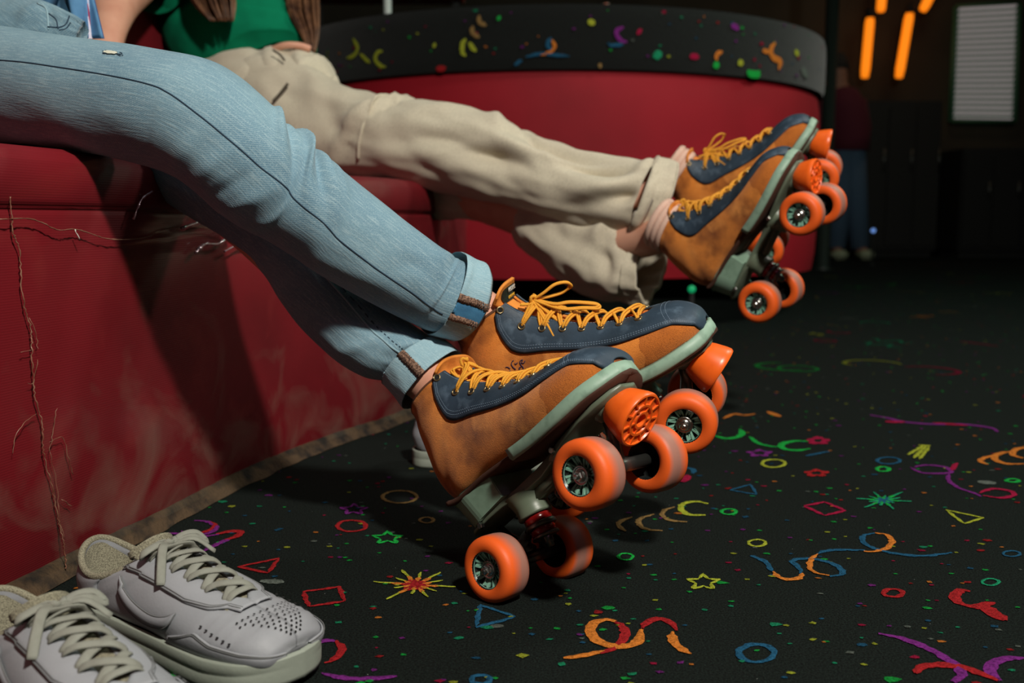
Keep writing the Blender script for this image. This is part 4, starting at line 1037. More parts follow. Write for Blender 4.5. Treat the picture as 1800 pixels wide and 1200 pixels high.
# ---------------------------------------------------------------- clothing made as fitted tubes
def stations(rows, k=10):
    "rows: (top_x, top_y, bottom_x, bottom_y, depth[, depth radius factor]) -> dense frames (centre, up, toward, ru, rt)"
    R_ = [list(r) + ([1.0] if len(r) < 6 else []) for r in rows]; D = [cr(R_, i / k) for i in range((len(R_) - 1) * k + 1)]
    C = []; Uv = []; RR = []; KT_ = []
    for tx, ty, bx, by, d, kt in D:
        a, b = at(tx, ty, d), at(bx, by, d); C.append((a + b) / 2); Uv.append((a - b).normalized()); RR.append((a - b).length / 2); KT_.append(kt)
    out = []
    for i in range(len(C)):
        t = (C[min(i + 1, len(C) - 1)] - C[max(i - 1, 0)]).normalized(); n = t.cross(Uv[i]).normalized()
        if n.dot(CAMP - C[i]) < 0: n = -n
        out.append((C[i], Uv[i], n, RR[i], RR[i] * KT_[i]))
    return out
DISP = {}
def cloth_tube(name, fr, m, parent, nt=96, folds=(), noi=(.0015, 1.0, 6), off=0.0, thick=0, k=10, capA=False, capB=False, seed=0, streak=0.0):
    V = []; U = []; LL = [0]
    for i in range(1, len(fr)): LL.append(LL[-1] + (fr[i][0] - fr[i - 1][0]).length)
    def disp(s, th):
            x = s * k; i_ = min(len(LL) - 2, int(x)); Ls = LL[i_] + (LL[i_ + 1] - LL[i_]) * (x - i_); d = off
            deg = math.degrees(th); deg = deg - 360 if deg > 180 else deg
            for (s0, t0, ls, lt, sl, am) in folds:
                dt = deg - t0; ds = (s - s0) + sl * dt / 60
                if abs(ds) < 3 * ls and abs(dt) < 3 * lt: d += am * exp(-(ds / ls) ** 2) * exp(-(dt / lt) ** 2)
            q = Vector((Ls * noi[2] + seed, cos(th) * noi[1], sin(th) * noi[1])); d += noi[0] * noise.noise(q) + noi[0] * .5 * noise.noise(q * 2.7)
            if streak: d += streak * noise.noise(Vector((Ls * 9 + seed + cos(th) * 1.2, sin(th) * 1.5 + Ls * 12, 4)))
            return d
    DISP[id(fr)] = disp
    for i, (c, u, n, ru, rt) in enumerate(fr):
        for j in range(nt):
            th = 2 * pi * j / nt; deg = math.degrees(th); deg = deg - 360 if deg > 180 else deg
            d = disp(i / k, th); Ls = LL[i]
            V.append(c + u * (cos(th) * (ru + d)) + n * (sin(th) * (rt + d))); U.append((Ls, (deg / 360) * 2 * pi * (ru + rt) / 2))
    F = gridfaces(len(fr), nt, True)
    if capA: F.append(tuple(range(nt)))
    if capB: F.append(tuple(range((len(fr) - 1) * nt + nt - 1, (len(fr) - 1) * nt - 1, -1)))
    o = mesh(name, V, F, m, parent, uv=U, world=True)
    if (o.data.polygons[nt * (len(fr) // 2)].center - fr[len(fr) // 2][0]).dot(o.data.polygons[nt * (len(fr) // 2)].normal) < 0: o.data.flip_normals()
    if thick: md = o.modifiers.new('t', 'SOLIDIFY'); md.thickness = thick; md.offset = -1
    return o
def on_tube(fr, s, deg, off=.0008, k=10):
    x = max(0, min(len(fr) - 1.001, s * k)); i = int(x); f = x - i; A, B = fr[i], fr[i + 1]; th = radians(deg)
    if id(fr) in DISP: off = off + DISP[id(fr)](s, th)
    p = lambda Q: Q[0] + Q[1] * (cos(th) * (Q[3] + off)) + Q[2] * (sin(th) * (Q[4] + off))
    return p(A).lerp(p(B), f)
def skin_body(name, pts, edges, m, parent, root_i=0, sub=2):
    me = bpy.data.meshes.new(name); me.from_pydata([tuple(p[0]) for p in pts], edges, []); o = bpy.data.objects.new(name, me); COL.objects.link(o)
    sk = o.modifiers.new('skin', 'SKIN'); me.skin_vertices or None
    if not me.skin_vertices: 
        bm = bmesh.new(); bm.from_mesh(me); bm.verts.layers.skin.verify(); bm.to_mesh(me); bm.free()
    lay = me.skin_vertices[0].data
    for i, p in enumerate(pts):
        r = p[1]; lay[i].radius = r if isinstance(r, tuple) else (r, r); lay[i].use_root = (i == root_i)
    sk.use_smooth_shade = True
    sb = o.modifiers.new('sub', 'SUBSURF'); sb.levels = sub; sb.render_levels = sub
    me.materials.append(m); o.parent = parent; o.matrix_parent_inverse = PM(parent).inverted()
    return o
def sweep(fr_pts, m, name, parent): pass

# ---- first skater: light blue jeans
leg1 = stations([(-240, 0, -230, 262, 1.30), (-110, 22, -110, 258, 1.20), (0, 46, 0, 250, 1.10), (150, 69, 118, 262, 1.03), (300, 93, 245, 288, .985), (372, 108, 300, 310, .975), (425, 137, 345, 340, .97), (465, 172, 380, 372, .97), (500, 208, 420, 398, .975),
                 (548, 253, 470, 422, .985), (590, 288, 508, 446, .99), (633, 324, 548, 474, 1.0), (690, 368, 608, 508, 1.01), (740, 408, 668, 540, 1.02), (788, 444, 720, 566, 1.035), (806, 456, 748, 580, 1.04), (832, 464, 778, 588, 1.046)])
sk1 = empty('person', at(-240, 130, 1.3), None, 'person in light blue ripped jeans leaning back on the red bench', 'person')
FOLDS1 = [(7.9, 25, .16, 46, -.55, .0070), (8.26, 25, .13, 50, -.6, -.0078), (9.0, 22, .16, 52, -.75, .0110), (9.40, 25, .12, 50, -.8, -.0095), (9.85, 30, .14, 44, -.85, .0040), (10.2, 30, .2, 36, -.8, .0022),
          (5.9, 120, .22, 28, .7, .0026), (6.7, 118, .2, 30, .9, .0030), (7.3, 125, .16, 26, 1.0, -.0028), (7.9, 128, .2, 28, 1.1, .0032), (8.7, 135, .2, 28, 1.0, .0028),
          (13.6, 40, .35, 30, .9, .0032), (13.0, 75, .3, 26, .9, -.0026), (12.2, 120, .5, 20, .3, .003), (13.7, 110, .3, 25, -.7, .0028), (11, 140, .6, 20, .2, .0026), (3, 150, .8, 25, .2, .003), (14.4, 60, .2, 60, .5, .002)]
cloth_tube('jeans_leg', leg1, M_denim, sk1, 128, FOLDS1, (.0016, 1.2, 7), streak=.0010, capA=True)
cuff1 = stations([(809, 450, 752, 581, 1.04), (812, 450, 756, 583, 1.041), (826, 456, 770, 588, 1.044), (842, 463, 788, 592, 1.047), (845, 465, 792, 593, 1.048)], 6)
cloth_tube('rolled_cuff', cuff1, M_denim_in, sk1, 96, [(1.5, 60, .5, 20, .3, .002), (2.5, 20, .6, 30, 0, -.0015)], (.0012, 1.5, 20), off=.0035, k=6)
leg2 = stations([(-250, 30, -240, 250, 1.42), (-60, 60, -60, 262, 1.34), (120, 110, 90, 290, 1.24), (280, 190, 240, 340, 1.17), (400, 262, 330, 392, 1.13), (500, 330, 405, 450, 1.11), (600, 440, 490, 530, 1.09), (680, 528, 560, 590, 1.075), (735, 575, 618, 640, 1.065), (772, 602, 668, 678, 1.055)])
# lower leg outline comes from the visible lower edge
leg2 = stations([(-250, 30, -240, 250, 1.42), (-60, 60, -60, 262, 1.34), (120, 110, 90, 272, 1.24), (270, 170, 230, 320, 1.17), (380, 240, 320, 372, 1.13), (470, 330, 405, 428, 1.10), (560, 415, 468, 488, 1.09), (640, 490, 524, 566, 1.08), (710, 560, 590, 632, 1.07), (752, 590, 636, 662, 1.062), (768, 604, 680, 672, 1.058), (790, 618, 704, 694, 1.052)])
cloth_tube('jeans_leg', leg2, M_denim, sk1, 112, [(8.3, 120, .3, 30, .5, .003), (9.2, 100, .25, 30, -.6, -.003), (7.5, 90, .5, 24, .4, .003), (6.7, 140, .3, 30, .6, .004), (9.5, 60, .3, 30, .7, .003)], (.0026, 1.3, 9), streak=.0018, capA=True)
cuff2 = stations([(764, 596, 676, 668, 1.06), (768, 598, 680, 672, 1.06), (784, 608, 696, 690, 1.055), (800, 620, 712, 708, 1.05), (803, 624, 716, 712, 1.049)], 6)
cloth_tube('rolled_cuff', cuff2, M_denim_in, sk1, 96, [(1.5, 100, .5, 20, .3, .002), (2.6, 60, .5, 24, .4, -.002)], (.0016, 1.5, 22), off=.0045, k=6)
def seam(fr, pts, name, parent, r=.0007, off=-.0001, m=M_seam, k=12, dash=False):
    Q = [cr([list(p) for p in pts], i / k) for i in range((len(pts) - 1) * k + 1)]
    mb = MB(); P = [on_tube(fr, s, d, off) for s, d in Q]
    if dash:
        for i in range(0, len(P) - 1, 2): mb.tube([P[i], P[i + 1]], r, 5)
    else: mb.tube(P, r, 6)
    return mb.build(name, m, parent, world=True)
seam(leg1, [(1, 80), (2, 76), (3, 76), (4, 78), (5, 80), (6, 84), (7, 86), (8, 90), (9, 92), (10, 96), (11, 100), (12, 104), (13, 108), (14, 112), (15, 116)], 'side_seam', sk1, .00075, .0001)
seam(leg2, [(5.6, 60), (6.5, 66), (7.5, 72), (8.5, 80), (9.4, 84), (10, 86)], 'side_seam', sk1, .0012, .0002, M_denim_in)
seam(leg2, [(5.6, 50), (6.5, 57), (7.5, 64), (8.5, 72), (9.4, 76), (10, 78)], 'seam_stitching', sk1, .0006, .0002, M_seam, 10, True)
def patch(fr, s0, s1, d0, d1, off, name, m, parent, ns=8, nd=8, k=6, parts=False):
    V = []
    for i in range(ns + 1):
        for j in range(nd + 1): V.append(on_tube(fr, s0 + (s1 - s0) * i / ns, d0 + (d1 - d0) * j / nd, off + jag(.0002), k))
    o = mesh(name, V, gridfaces(ns + 1, nd + 1), m, parent, world=True); return o
def serge(fr, s0, s1, da, db, off, parent, n=26, k=6):
    mb = MB()
    for q in range(n * 3):
        f = q / (n * 3); s = s0 + (s1 - s0) * f; a, b = (da, db) if q % 2 else (db, da)
        mb.tube([on_tube(fr, s, a + jag(.8), off, k), on_tube(fr, s + .06, (a + b) / 2 + jag(1), off + .0012, k), on_tube(fr, s + .1, b + jag(.8), off, k)], .00055, 5)
    return mb.build('serged_edge', M_serge, parent, world=True)
M_bandin = mat('bright_blue_denim_inside', hx(58, 118, 156), .85, bump=(500, .3, .0006), var=[(60, hx(40, 92, 130), .4, .7, 3)])
patch(cuff1, .5, 3.6, 92, 112, .0006, 'blue_hem_band', M_bandin, sk1)
serge(cuff1, .45, 3.7, 84, 93, .0012, sk1); serge(cuff1, .3, 3.5, 111, 119, .0012, sk1)
serge(cuff2, .2, 3.8, 84, 96, .0012, sk1)
# worn hole over the thigh with white threads
mb = MB()
V = []; hc = None
bp2 = min(((s / 20, d) for s in range(40, 100) for d in range(20, 60)), key=lambda q: (lambda P: (P[0] - 194) ** 2 + (P[1] - 92) ** 2)((lambda v: (900 + FPX * v.x / v.dot(FW), 600 - FPX * v.dot(UPV) / v.dot(FW)))(on_tube(leg1, q[0], q[1]) - CAMP)))
hs, hd = bp2
for r_, nm, mm_, o_ in ((1.35, 'frayed_rim', M_seam, .0010), (1.0, 'hole_threads', mat('cream_threads', hx(214, 214, 196), .9, bump=(900, .6, .001)), .0016)):
    V = [on_tube(leg1, hs, hd, o_ + .0008)]; n = 22
    for k in range(n):
        a = 2 * pi * k / n; q = r_ * random.uniform(.8, 1.1); V.append(on_tube(leg1, hs + .085 * q * cos(a), hd + 2.6 * q * sin(a), o_))
    if nm == 'hole_threads': mesh(nm, V, [(0, 1 + k, 1 + (k + 1) % n) for k in range(n)], mm_, sk1, world=True)
mb = MB()
for k in range(26):
    a = random.uniform(0, 6.28); q = 1.05
    if k > 15: a = random.uniform(-.5, .6) ; q = random.uniform(1.0, 1.9)
    s1_, d1_ = hs + .088 * q * cos(a), hd + 2.7 * q * sin(a)
    mb.tube([on_tube(leg1, s1_, d1_, .0008), on_tube(leg1, s1_ + jag(.03), d1_ + jag(.8), .0012)], .0004, 4)
mb.build('frayed_rim', M_seam, sk1, world=True)
# hips, pocket, belt line and shirt
hip = stations([(-420, -260, -200, 150, 1.36, 1.1), (-330, -200, -120, 170, 1.34, 1.1), (-190, -100, 10, 190, 1.30, 1.0), (-60, -45, 60, 190, 1.26, .9), (30, -25, 100, 150, 1.22, .8), (100, -8, 130, 110, 1.20, .6), (140, 18, 150, 90, 1.19, .3)], 8)
hips = stations([(-380, 40, -300, 300, 1.46, 1.25), (-260, -20, -200, 270, 1.38, 1.25), (-120, -36, -80, 200, 1.31, 1.0), (0, -24, 10, 150, 1.24, .8), (70, -2, 70, 120, 1.19, .65), (118, 18, 110, 100, 1.16, .5), (150, 40, 140, 90, 1.14, .3)], 8)
cloth_tube('jeans_hips', hips, M_denim, sk1, 96, [(3.4, 60, .15, 40, .3, -.004), (4.2, 60, .15, 40, .3, .004), (4.7, 50, .12, 40, -.3, -.003)], (.003, 1.5, 12), k=8, capA=True, capB=True)
seam(hips, [(3.75, 20), (3.9, 50), (4.05, 75), (4.2, 95)], 'pocket_edge', sk1, .0011, .002, M_denim_in, 8) if False else None
mb = MB(); mb.tube(smooth_path([at(66, 6, 1.12), at(80, 14, 1.105), (at(84, 30, 1.095)), at(85, 52, 1.085)], 6), .0011, 6); mb.build('pocket_edge', M_denim_in, sk1, world=True)
mb = MB(); mb.tube(smooth_path([at(86, 24, 1.095), at(98, 34, 1.09), at(102, 50, 1.08)], 6), .0008, 6); mb.tube(smooth_path([at(84, 47, 1.085), at(104, 48, 1.085), at(116, 42, 1.09), at(122, 28, 1.10)], 6), .0008, 6); mb.tube(smooth_path([at(104, 53, 1.08), at(116, 50, 1.085), at(124, 40, 1.09)], 6), .0007, 6)
mb.build('pocket_stitching', M_seam, sk1, world=True)
shirt = stations([(-560, -420, -420, -60, 1.62, .8), (-420, -330, -290, 10, 1.52, .8), (-250, -250, -190, 40, 1.44, .7), (-90, -150, -60, 40, 1.38, .6), (30, -60, 30, 60, 1.33, .4), (130, -60, 120, 90, 1.27, .3)], 6)
cloth_tube('shirt', shirt, M_shirt, sk1, 64, (), (.006, 1.6, 8), k=6, capA=True, capB=True)
# open shirt front with a striped edge hanging beside the hip
V = []; nU = 18
for i in range(nU + 1):
    f = i / nU; y = -60 + 128 * f
    x0 = 112 + 22 * f; x1 = 152 + 32 * f
    for j in range(13):
        g = j / 12; V.append(at(x0 + (x1 - x0) * g, y, 1.235 - .012 * sin(g * 5 + f * 2) - .02 * f))
mesh('shirt_front', V, gridfaces(nU + 1, 13), M_shirt, sk1, world=True).modifiers.new('t', 'SOLIDIFY').thickness = .003
for g0, g1, col in ((.42, .60, hx(206, 200, 214)), (.60, .68, hx(150, 40, 70)), (.68, .90, hx(196, 196, 214)), (.90, 1.0, hx(110, 140, 190))):
    V = []
    for i in range(nU + 1):
        f = i / nU; y = -60 + 128 * f; x0 = 112 + 22 * f; x1 = 152 + 32 * f
        for g in (g0, (g0 + g1) / 2, g1): V.append(at(x0 + (x1 - x0) * g, y, 1.2335 - .012 * sin(g * 5 + f * 2) - .02 * f - .002))
    mesh('shirt_stripe', V, gridfaces(nU + 1, 3), mat('shirt_stripe', col, .9), sk1, world=True)
V = []
for i in range(9):
    f = i / 8; a = at(104 + 22 * f, -20 + 52 * f, 1.225); b_ = at(116 + 13 * f, -22 + 52 * f, 1.22); V += [a, b_]
mesh('belt_edge', V, gridfaces(9, 2), M_seam, sk1, world=True)
# body inside the clothes: pelvis, legs, ankles, torso, arms, head
def ank(RM, dz): return RM @ Vector((.018, 0, .19 + dz))
aB, aA = ank(RMB, -.08), ank(RMA, -.08)
def mid(fr, s, k=10): i = min(len(fr) - 1, int(s * k)); return fr[i][0]
pel = at(-330, 170, 1.46); ch = at(-700, -250, 1.75); nk = at(-860, -520, 1.85); hd_ = at(-930, -700, 1.9)
pts = [(pel, .085), (mid(leg1, 1), .055), (mid(leg1, 3), .050), (mid(leg1, 7), .042), (mid(leg1, 10), .038), (mid(leg1, 14), .030), ((mid(leg1, 15) + ank(RMB, .03)) / 2, (.0295, .031)), (ank(RMB, .02), (.029, .032)), (aB, (.026, .03)),
       (mid(leg2, 1), .052), (mid(leg2, 3), .046), (mid(leg2, 5), .038), (mid(leg2, 8), .030), ((mid(leg2, 10) + ank(RMA, .03)) / 2, (.0285, .029)), (ank(RMA, .02), (.028, .030)), (aA, (.026, .028)),
       (at(-500, -20, 1.6), .08), (ch, .09), (nk, .045), (hd_, .075), (hd_ + Vector((-.02, 0, .07)), .07),
       (ch + Vector((.02, -.14, .04)), .045), (ch + Vector((-.08, -.16, -.25)), .035), (Vector((-1.02, .95, .47)), .025), (ch + Vector((.05, .16, .0)), .045), (ch + Vector((-.02, .2, -.26)), .035), (Vector((-1.0, 1.55, .47)), .025)]
edges = [(0, 1), (1, 2), (2, 3), (3, 4), (4, 5), (5, 6), (6, 7), (7, 8), (0, 9), (9, 10), (10, 11), (11, 12), (12, 13), (13, 14), (14, 15), (0, 16), (16, 17), (17, 18), (18, 19), (19, 20), (17, 21), (21, 22), (22, 23), (17, 24), (24, 25), (25, 26)]
skin_body('body', pts, edges, M_skin, sk1)

# ---- second skater: khaki trousers, green top
sk2 = empty('person', at(430, 180, 2.1), None, 'person in khaki trousers and green top reclining with both skates lifted', 'person')
kl1 = stations([(385, 150, 395, 330, 2.14, .7), (410, 118, 420, 320, 2.10, .8), (500, 100, 470, 310, 2.03, .8), (600, 148, 560, 305, 1.95, .8), (690, 172, 645, 308, 1.88, .85), (780, 184, 740, 326, 1.84), (870, 204, 825, 345, 1.80), (925, 226, 890, 362, 1.78), (1000, 258, 960, 385, 1.75), (1070, 276, 1030, 400, 1.72), (1130, 287, 1085, 410, 1.70), (1160, 292, 1112, 414, 1.69)])
KF1 = [(4.0, 60, 0.1, 90, 0.35, 0.0135), (4.16, 60, 0.07, 90, 0.35, -0.0095), (1.6, 70, 0.3, 25, -0.8, -0.0162), (3.0, 50, 0.3, 35, -0.6, 0.0135), (3.4, 80, 0.2, 35, -0.5, -0.0135), (2.6, 90, 0.3, 30, -0.7, 0.0108), (5.4, 90, 0.5, 16, 1.6, -0.0148), (6.6, 95, 0.8, 14, 1.3, -0.0264), (7.2, 70, 0.8, 14, 1.2, 0.0198), (8.4, 40, 0.9, 14, 1.6, -0.0198), (9.2, 60, 0.8, 14, 1.6, -0.033), (9.4, 95, 0.7, 16, 1.3, 0.0198), (10.2, 100, 0.6, 14, 1.2, -0.0231), (7.2, 25, 0.15, 40, -0.8, -0.0108), (6.2, 20, 0.2, 40, -0.5, 0.0081), (10.5, 30, 0.4, 30, 0.8, 0.0095), (5.2, 40, 0.3, 30, 0.9, 0.0081)]
cloth_tube('trouser_leg', kl1, M_khaki, sk2, 128, KF1, (.007, 1.3, 9), capA=True, streak=.003)
mb = MB(); mb.tube([on_tube(kl1, 4.12 - .10 * f, -25 + 165 * f, .001) for f in [i / 30 for i in range(31)]], .0028, 8); mb.build('zip_seam', M_khaki, sk2, world=True)
kc1 = stations([(1148, 284, 1100, 416, 1.69), (1153, 280, 1104, 418, 1.69), (1170, 284, 1124, 418, 1.688), (1184, 288, 1140, 412, 1.686), (1188, 292, 1146, 408, 1.686)], 6)
cloth_tube('trouser_cuff', kc1, M_khaki, sk2, 96, [(1.5, 90, .5, 20, .4, .005), (2.5, 40, .5, 20, .4, -.004)], (.004, 1.6, 16), off=.003, thick=.004, k=6)
kl2 = stations([(300, 130, 330, 345, 2.30, .8), (480, 170, 470, 345, 2.18, .8), (640, 222, 610, 360, 2.06, .8), (760, 262, 740, 378, 1.96, .8), (860, 300, 830, 388, 1.90, .85), (950, 330, 890, 402, 1.86, .9), (1040, 346, 930, 440, 1.81, .9), (1095, 362, 985, 492, 1.77, .9), (1125, 375, 1040, 522, 1.74, .8), (1148, 380, 1090, 532, 1.71, .7), (1160, 384, 1132, 532, 1.69, .6)])
cloth_tube('trouser_leg', kl2, M_khaki, sk2, 112, [(7.0, 110, .5, 18, .8, -.014), (7.8, 80, .4, 20, .9, .012), (8.6, 110, .3, 20, -.8, -.012), (9.0, 140, .3, 24, .6, .010), (6.2, 140, .4, 24, .6, .010), (9.4, 60, .3, 24, .9, -.01)], (.010, 1.4, 11), capA=True, thick=.004, streak=.004)
patch(kl2, 9.4, 10, 0, 350, .004, 'trouser_hem', M_khaki, sk2, 3, 60, 10)
# waist and hips
khip = stations([(375, 130, 395, 330, 2.25, .7), (385, 118, 405, 330, 2.20, .9), (405, 103, 425, 325, 2.16, 1.0), (450, 90, 470, 320, 2.10, 1.0), (510, 82, 520, 300, 2.06, .95), (560, 96, 560, 300, 2.04, .85), (585, 128, 590, 290, 2.03, .6), (602, 160, 600, 270, 2.03, .3)], 8)
cloth_tube('trouser_hips', khip, M_khaki, sk2, 96, [(3.6, 30, .15, 40, -.7, -.012), (4.6, 50, .2, 30, -.7, -.016), (5.4, 20, .15, 40, .5, .012), (5.9, 30, .14, 40, .5, -.014), (6.4, 30, .15, 40, .5, .012)], (.008, 1.5, 10), k=8, capA=True, capB=True)
mb = MB(); mb.tube(smooth_path([at(480, 88, 1.955), at(492, 96, 1.95), at(500, 106, 1.945)], 5), .0022, 6); mb.build('waist_gap_shade', mat('khaki_shadow_gap', hx(70, 62, 50), .9), sk2, world=True); mb = MB(); mb.tube(smooth_path([at(480, 178, 1.90), at(492, 165, 1.905), at(506, 147, 1.91)], 5), .003, 6); mb.build('pocket_opening_shade', mat('khaki_shadow_gap', hx(70, 62, 50), .9), sk2, world=True)  # dark tubes painted as the shade in the waistband and pocket gaps
top = stations([(-20, -330, 330, -260, 2.62, .5), (60, -240, 420, -200, 2.56, .5), (130, -150, 480, -140, 2.48, .55), (190, -80, 510, -70, 2.40, .6), (240, -20, 528, -20, 2.32, .62), (268, 20, 535, 20, 2.26, .64), (290, 50, 545, 48, 2.21, .66), (305, 72, 552, 66, 2.17, .66), (330, 96, 556, 80, 2.13, .66), (350, 112, 550, 92, 2.11, .62)], 8)
top = stations([(330, -300, -20, -330, 2.62, .5), (420, -240, 60, -240, 2.56, .5), (480, -150, 130, -150, 2.48, .55), (508, -80, 190, -80, 2.40, .6), (520, -20, 236, -20, 2.32, .62), (534, 20, 262, 26, 2.26, .64), (545, 46, 285, 62, 2.21, .68), (552, 66, 300, 96, 2.17, .70), (556, 80, 330, 118, 2.13, .66), (546, 86, 372, 126, 2.10, .6), (530, 90, 398, 120, 2.09, .4)], 8)
cloth_tube('green_top', top, M_green, sk2, 96, [(6.2, 90, .10, 60, .5, .010), (5.6, 70, .12, 40, -.5, -.012), (5.0, 100, .15, 40, .4, .012), (4.5, 60, .15, 40, -.6, -.010), (7.6, 90, .3, 60, 0, .006)], (.006, 1.5, 9), k=8, capA=True, capB=True)
arm = smooth_path([at(300, -60, 2.28), at(262, -30, 2.24), at(228, 6, 2.18), at(205, 40, 2.12), at(190, 90, 2.06)], 4)
sl = MB(); sl.tube([at(330, -90, 2.28), at(292, -55, 2.18), at(266, -32, 2.08)], [.075, .07, .066], 24, cap=False); sl.build('sleeve', M_green, sk2, world=True)
pel2 = at(430, 205, 2.14); ch2 = at(300, -150, 2.45); nk2 = at(240, -330, 2.6); hd2 = at(225, -430, 2.66); sh = at(310, -90, 2.28)
an2C, an2D = ank(RMC, -.05), ank(RMD, -.05)
hand2 = Vector((at(160, 120, 1.70).x, at(160, 120, 1.70).y, SEAT_Z + .02))
pts = [(pel2, .085), (mid(kl1, 2), .05), (mid(kl1, 4), .045), (mid(kl1, 7) + Vector((0, .01, -.01)), .034), (mid(kl1, 10), .028), (ank(RMD, .05), .030), (an2D, .028), (mid(kl2, 2), .06), (mid(kl2, 4), .05), (mid(kl2, 7), .042), ((mid(kl2, 9) + ank(RMC, .06)) / 2, .032), (ank(RMC, .03), .030), (an2C, .028),
       (at(380, 30, 2.30), .075), (ch2, .09), (nk2, .05), (hd2, .085), (hd2 + Vector((0, 0, .1)), .08), (at(268, -62, 2.12), .052), (at(202, -6, 1.90), .052), (at(192, 55, 1.80), .030), (hand2 + Vector((.0, .0, .05)), .024), (hand2, .028), (ch2 + Vector((.2, .1, .02)), .05), (ch2 + Vector((.26, .12, -.22)), .042), (ch2 + Vector((.1, .25, -.4)), .03)]
for k in range(5): pts.append((hand2 + Vector((-.05 - .01 * (k % 3), -.035 + .018 * k, -.008)), .008))
edges = [(0, 1), (1, 2), (2, 3), (3, 4), (4, 5), (5, 6), (0, 7), (7, 8), (8, 9), (9, 10), (10, 11), (11, 12), (0, 13), (13, 14), (14, 15), (15, 16), (16, 17), (14, 18), (18, 19), (19, 20), (20, 21), (21, 22), (14, 23), (23, 24), (24, 25)] + [(22, 26 + k) for k in range(5)]
skin_body('body', pts, edges, M_skin, sk2)
mb = MB(); mb.tube(smooth_path([at(478, 88, 2.02), at(500, 80, 2.0), at(525, 80, 2.0), at(545, 86, 2.01)], 6), [.007] * 19, 12); mb.build('waist_skin', M_skin, sk2, world=True)
# socks showing above the boots
for RMx, zz in ((RMC, .235), (RMD, .235)):
    mb = MB()
    for q in range(3): mb.tube([RMx @ Vector((.014 + .037 * cos(2 * pi * k / 20), .032 * sin(2 * pi * k / 20), zz - .008 + .010 * q + .006 * cos(2 * pi * k / 20) * 0)) for k in range(21)], .0062, 8)
    mb.build('sock', mat('pale_pink_sock', hx(214, 178, 160), .9, bump=(300, .5, .001)), sk2, world=True)
# long brown hair in locks
def locks(name, roots, n, r, seed):
    rr = random.Random(seed); mb = MB()
    for k in range(n):
        P = []
        o1, o2 = rr.uniform(-1, 1), rr.uniform(-1, 1)
        for (x, y, d, w) in roots: P.append(at(x + o1 * w, y + rr.uniform(-2, 2), d + o2 * w / 900))
        Pn = smooth_path(P, 4); m_ = len(Pn); mb.tube(Pn, [r * (1 - .75 * (i / (m_ - 1)) ** 3) for i in range(m_)], 5)
    return mb.build(name, M_hair, sk2, world=True)
locks('hair', [(500, -260, 2.5, 40), (520, -120, 2.3, 34), (530, -30, 2.18, 30), (534, 20, 2.12, 28), (545, 60, 2.08, 16), (548, 92, 2.06, 7)], 170, .0024, 3)
locks('hair', [(330, -260, 2.46, 50), (360, -100, 2.16, 46), (368, -30, 2.06, 42), (378, 6, 2.03, 38), (390, 36, 2.01, 22)], 170, .0024, 4)

# ---- bystander far behind
M_mar = mat('maroon_sweater', hx(86, 22, 40), .9); M_fj = mat('blue_jeans', hx(66, 88, 112), .9)
by = empty('person', (3.05, 8.75, 0), None, 'person in maroon sweater and blue jeans standing far behind the booth', 'person')
bx, bw = at(1490, 300, 8.7).x, 8.75
def P3(px_, z, dy=0): return Vector(((px_ - 900) / FPX * bw, bw + dy, z))
pts = [(P3(1480, .95), .13), (P3(1472, .52), .075), (P3(1466, .10), .05), (P3(1466, .05, -.12), .04), (P3(1498, .52), .075), (P3(1508, .10), .05), (P3(1512, .05, -.12), .04), (P3(1470, 1.30), .15), (P3(1462, 1.46), .06), (P3(1458, 1.60), .09), (P3(1458, 1.68), .085), (P3(1436, 1.34), .06), (P3(1430, 1.10), .045), (P3(1440, .92, -.05), .035), (P3(1496, 1.32), .06), (P3(1506, 1.10), .045), (P3(1500, .92, -.05), .035)]
skin_body('body', pts, [(0, 1), (1, 2), (2, 3), (0, 4), (4, 5), (5, 6), (0, 7), (7, 8), (8, 9), (9, 10), (7, 11), (11, 12), (12, 13), (7, 14), (14, 15), (15, 16)], mat('dim_skin', hx(150, 104, 84), .7), by)
def ctube(name, P, R_, m, n=20, world=True):
    mb = MB(); mb.tube(P, R_, n); return mb.build(name, m, by, world=True)
ctube('jeans_leg', [P3(1476, 1.0), P3(1472, .55), P3(1467, .10)], [.12, .10, .085], M_fj); ctube('jeans_leg', [P3(1486, 1.0), P3(1498, .55), P3(1508, .10)], [.12, .10, .085], M_fj)
ctube('sweater', [P3(1484, .94), P3(1484, 1.05), P3(1472, 1.30), P3(1464, 1.42), P3(1462, 1.47)], [.165, .17, .18, .14, .07], M_mar)
ctube('sleeve', [P3(1438, 1.38), P3(1432, 1.15), P3(1438, .98, -.04)], [.07, .06, .05], M_mar); ctube('sleeve', [P3(1494, 1.36), P3(1508, 1.12), P3(1502, .98, -.04)], [.075, .062, .05], M_mar)
ctube('hair', [P3(1458, 1.55, .03), P3(1458, 1.66, .02), P3(1458, 1.76, .01)], [.09, .105, .06], M_dark)
for q in (1466, 1511):
    mb = MB(); mb.box(P3(q, .045, -.06), (.055, .14, .04), bev=.02); mb.build('shoe', mat('olive_white_shoe', hx(150, 156, 130), .7), by, world=True)

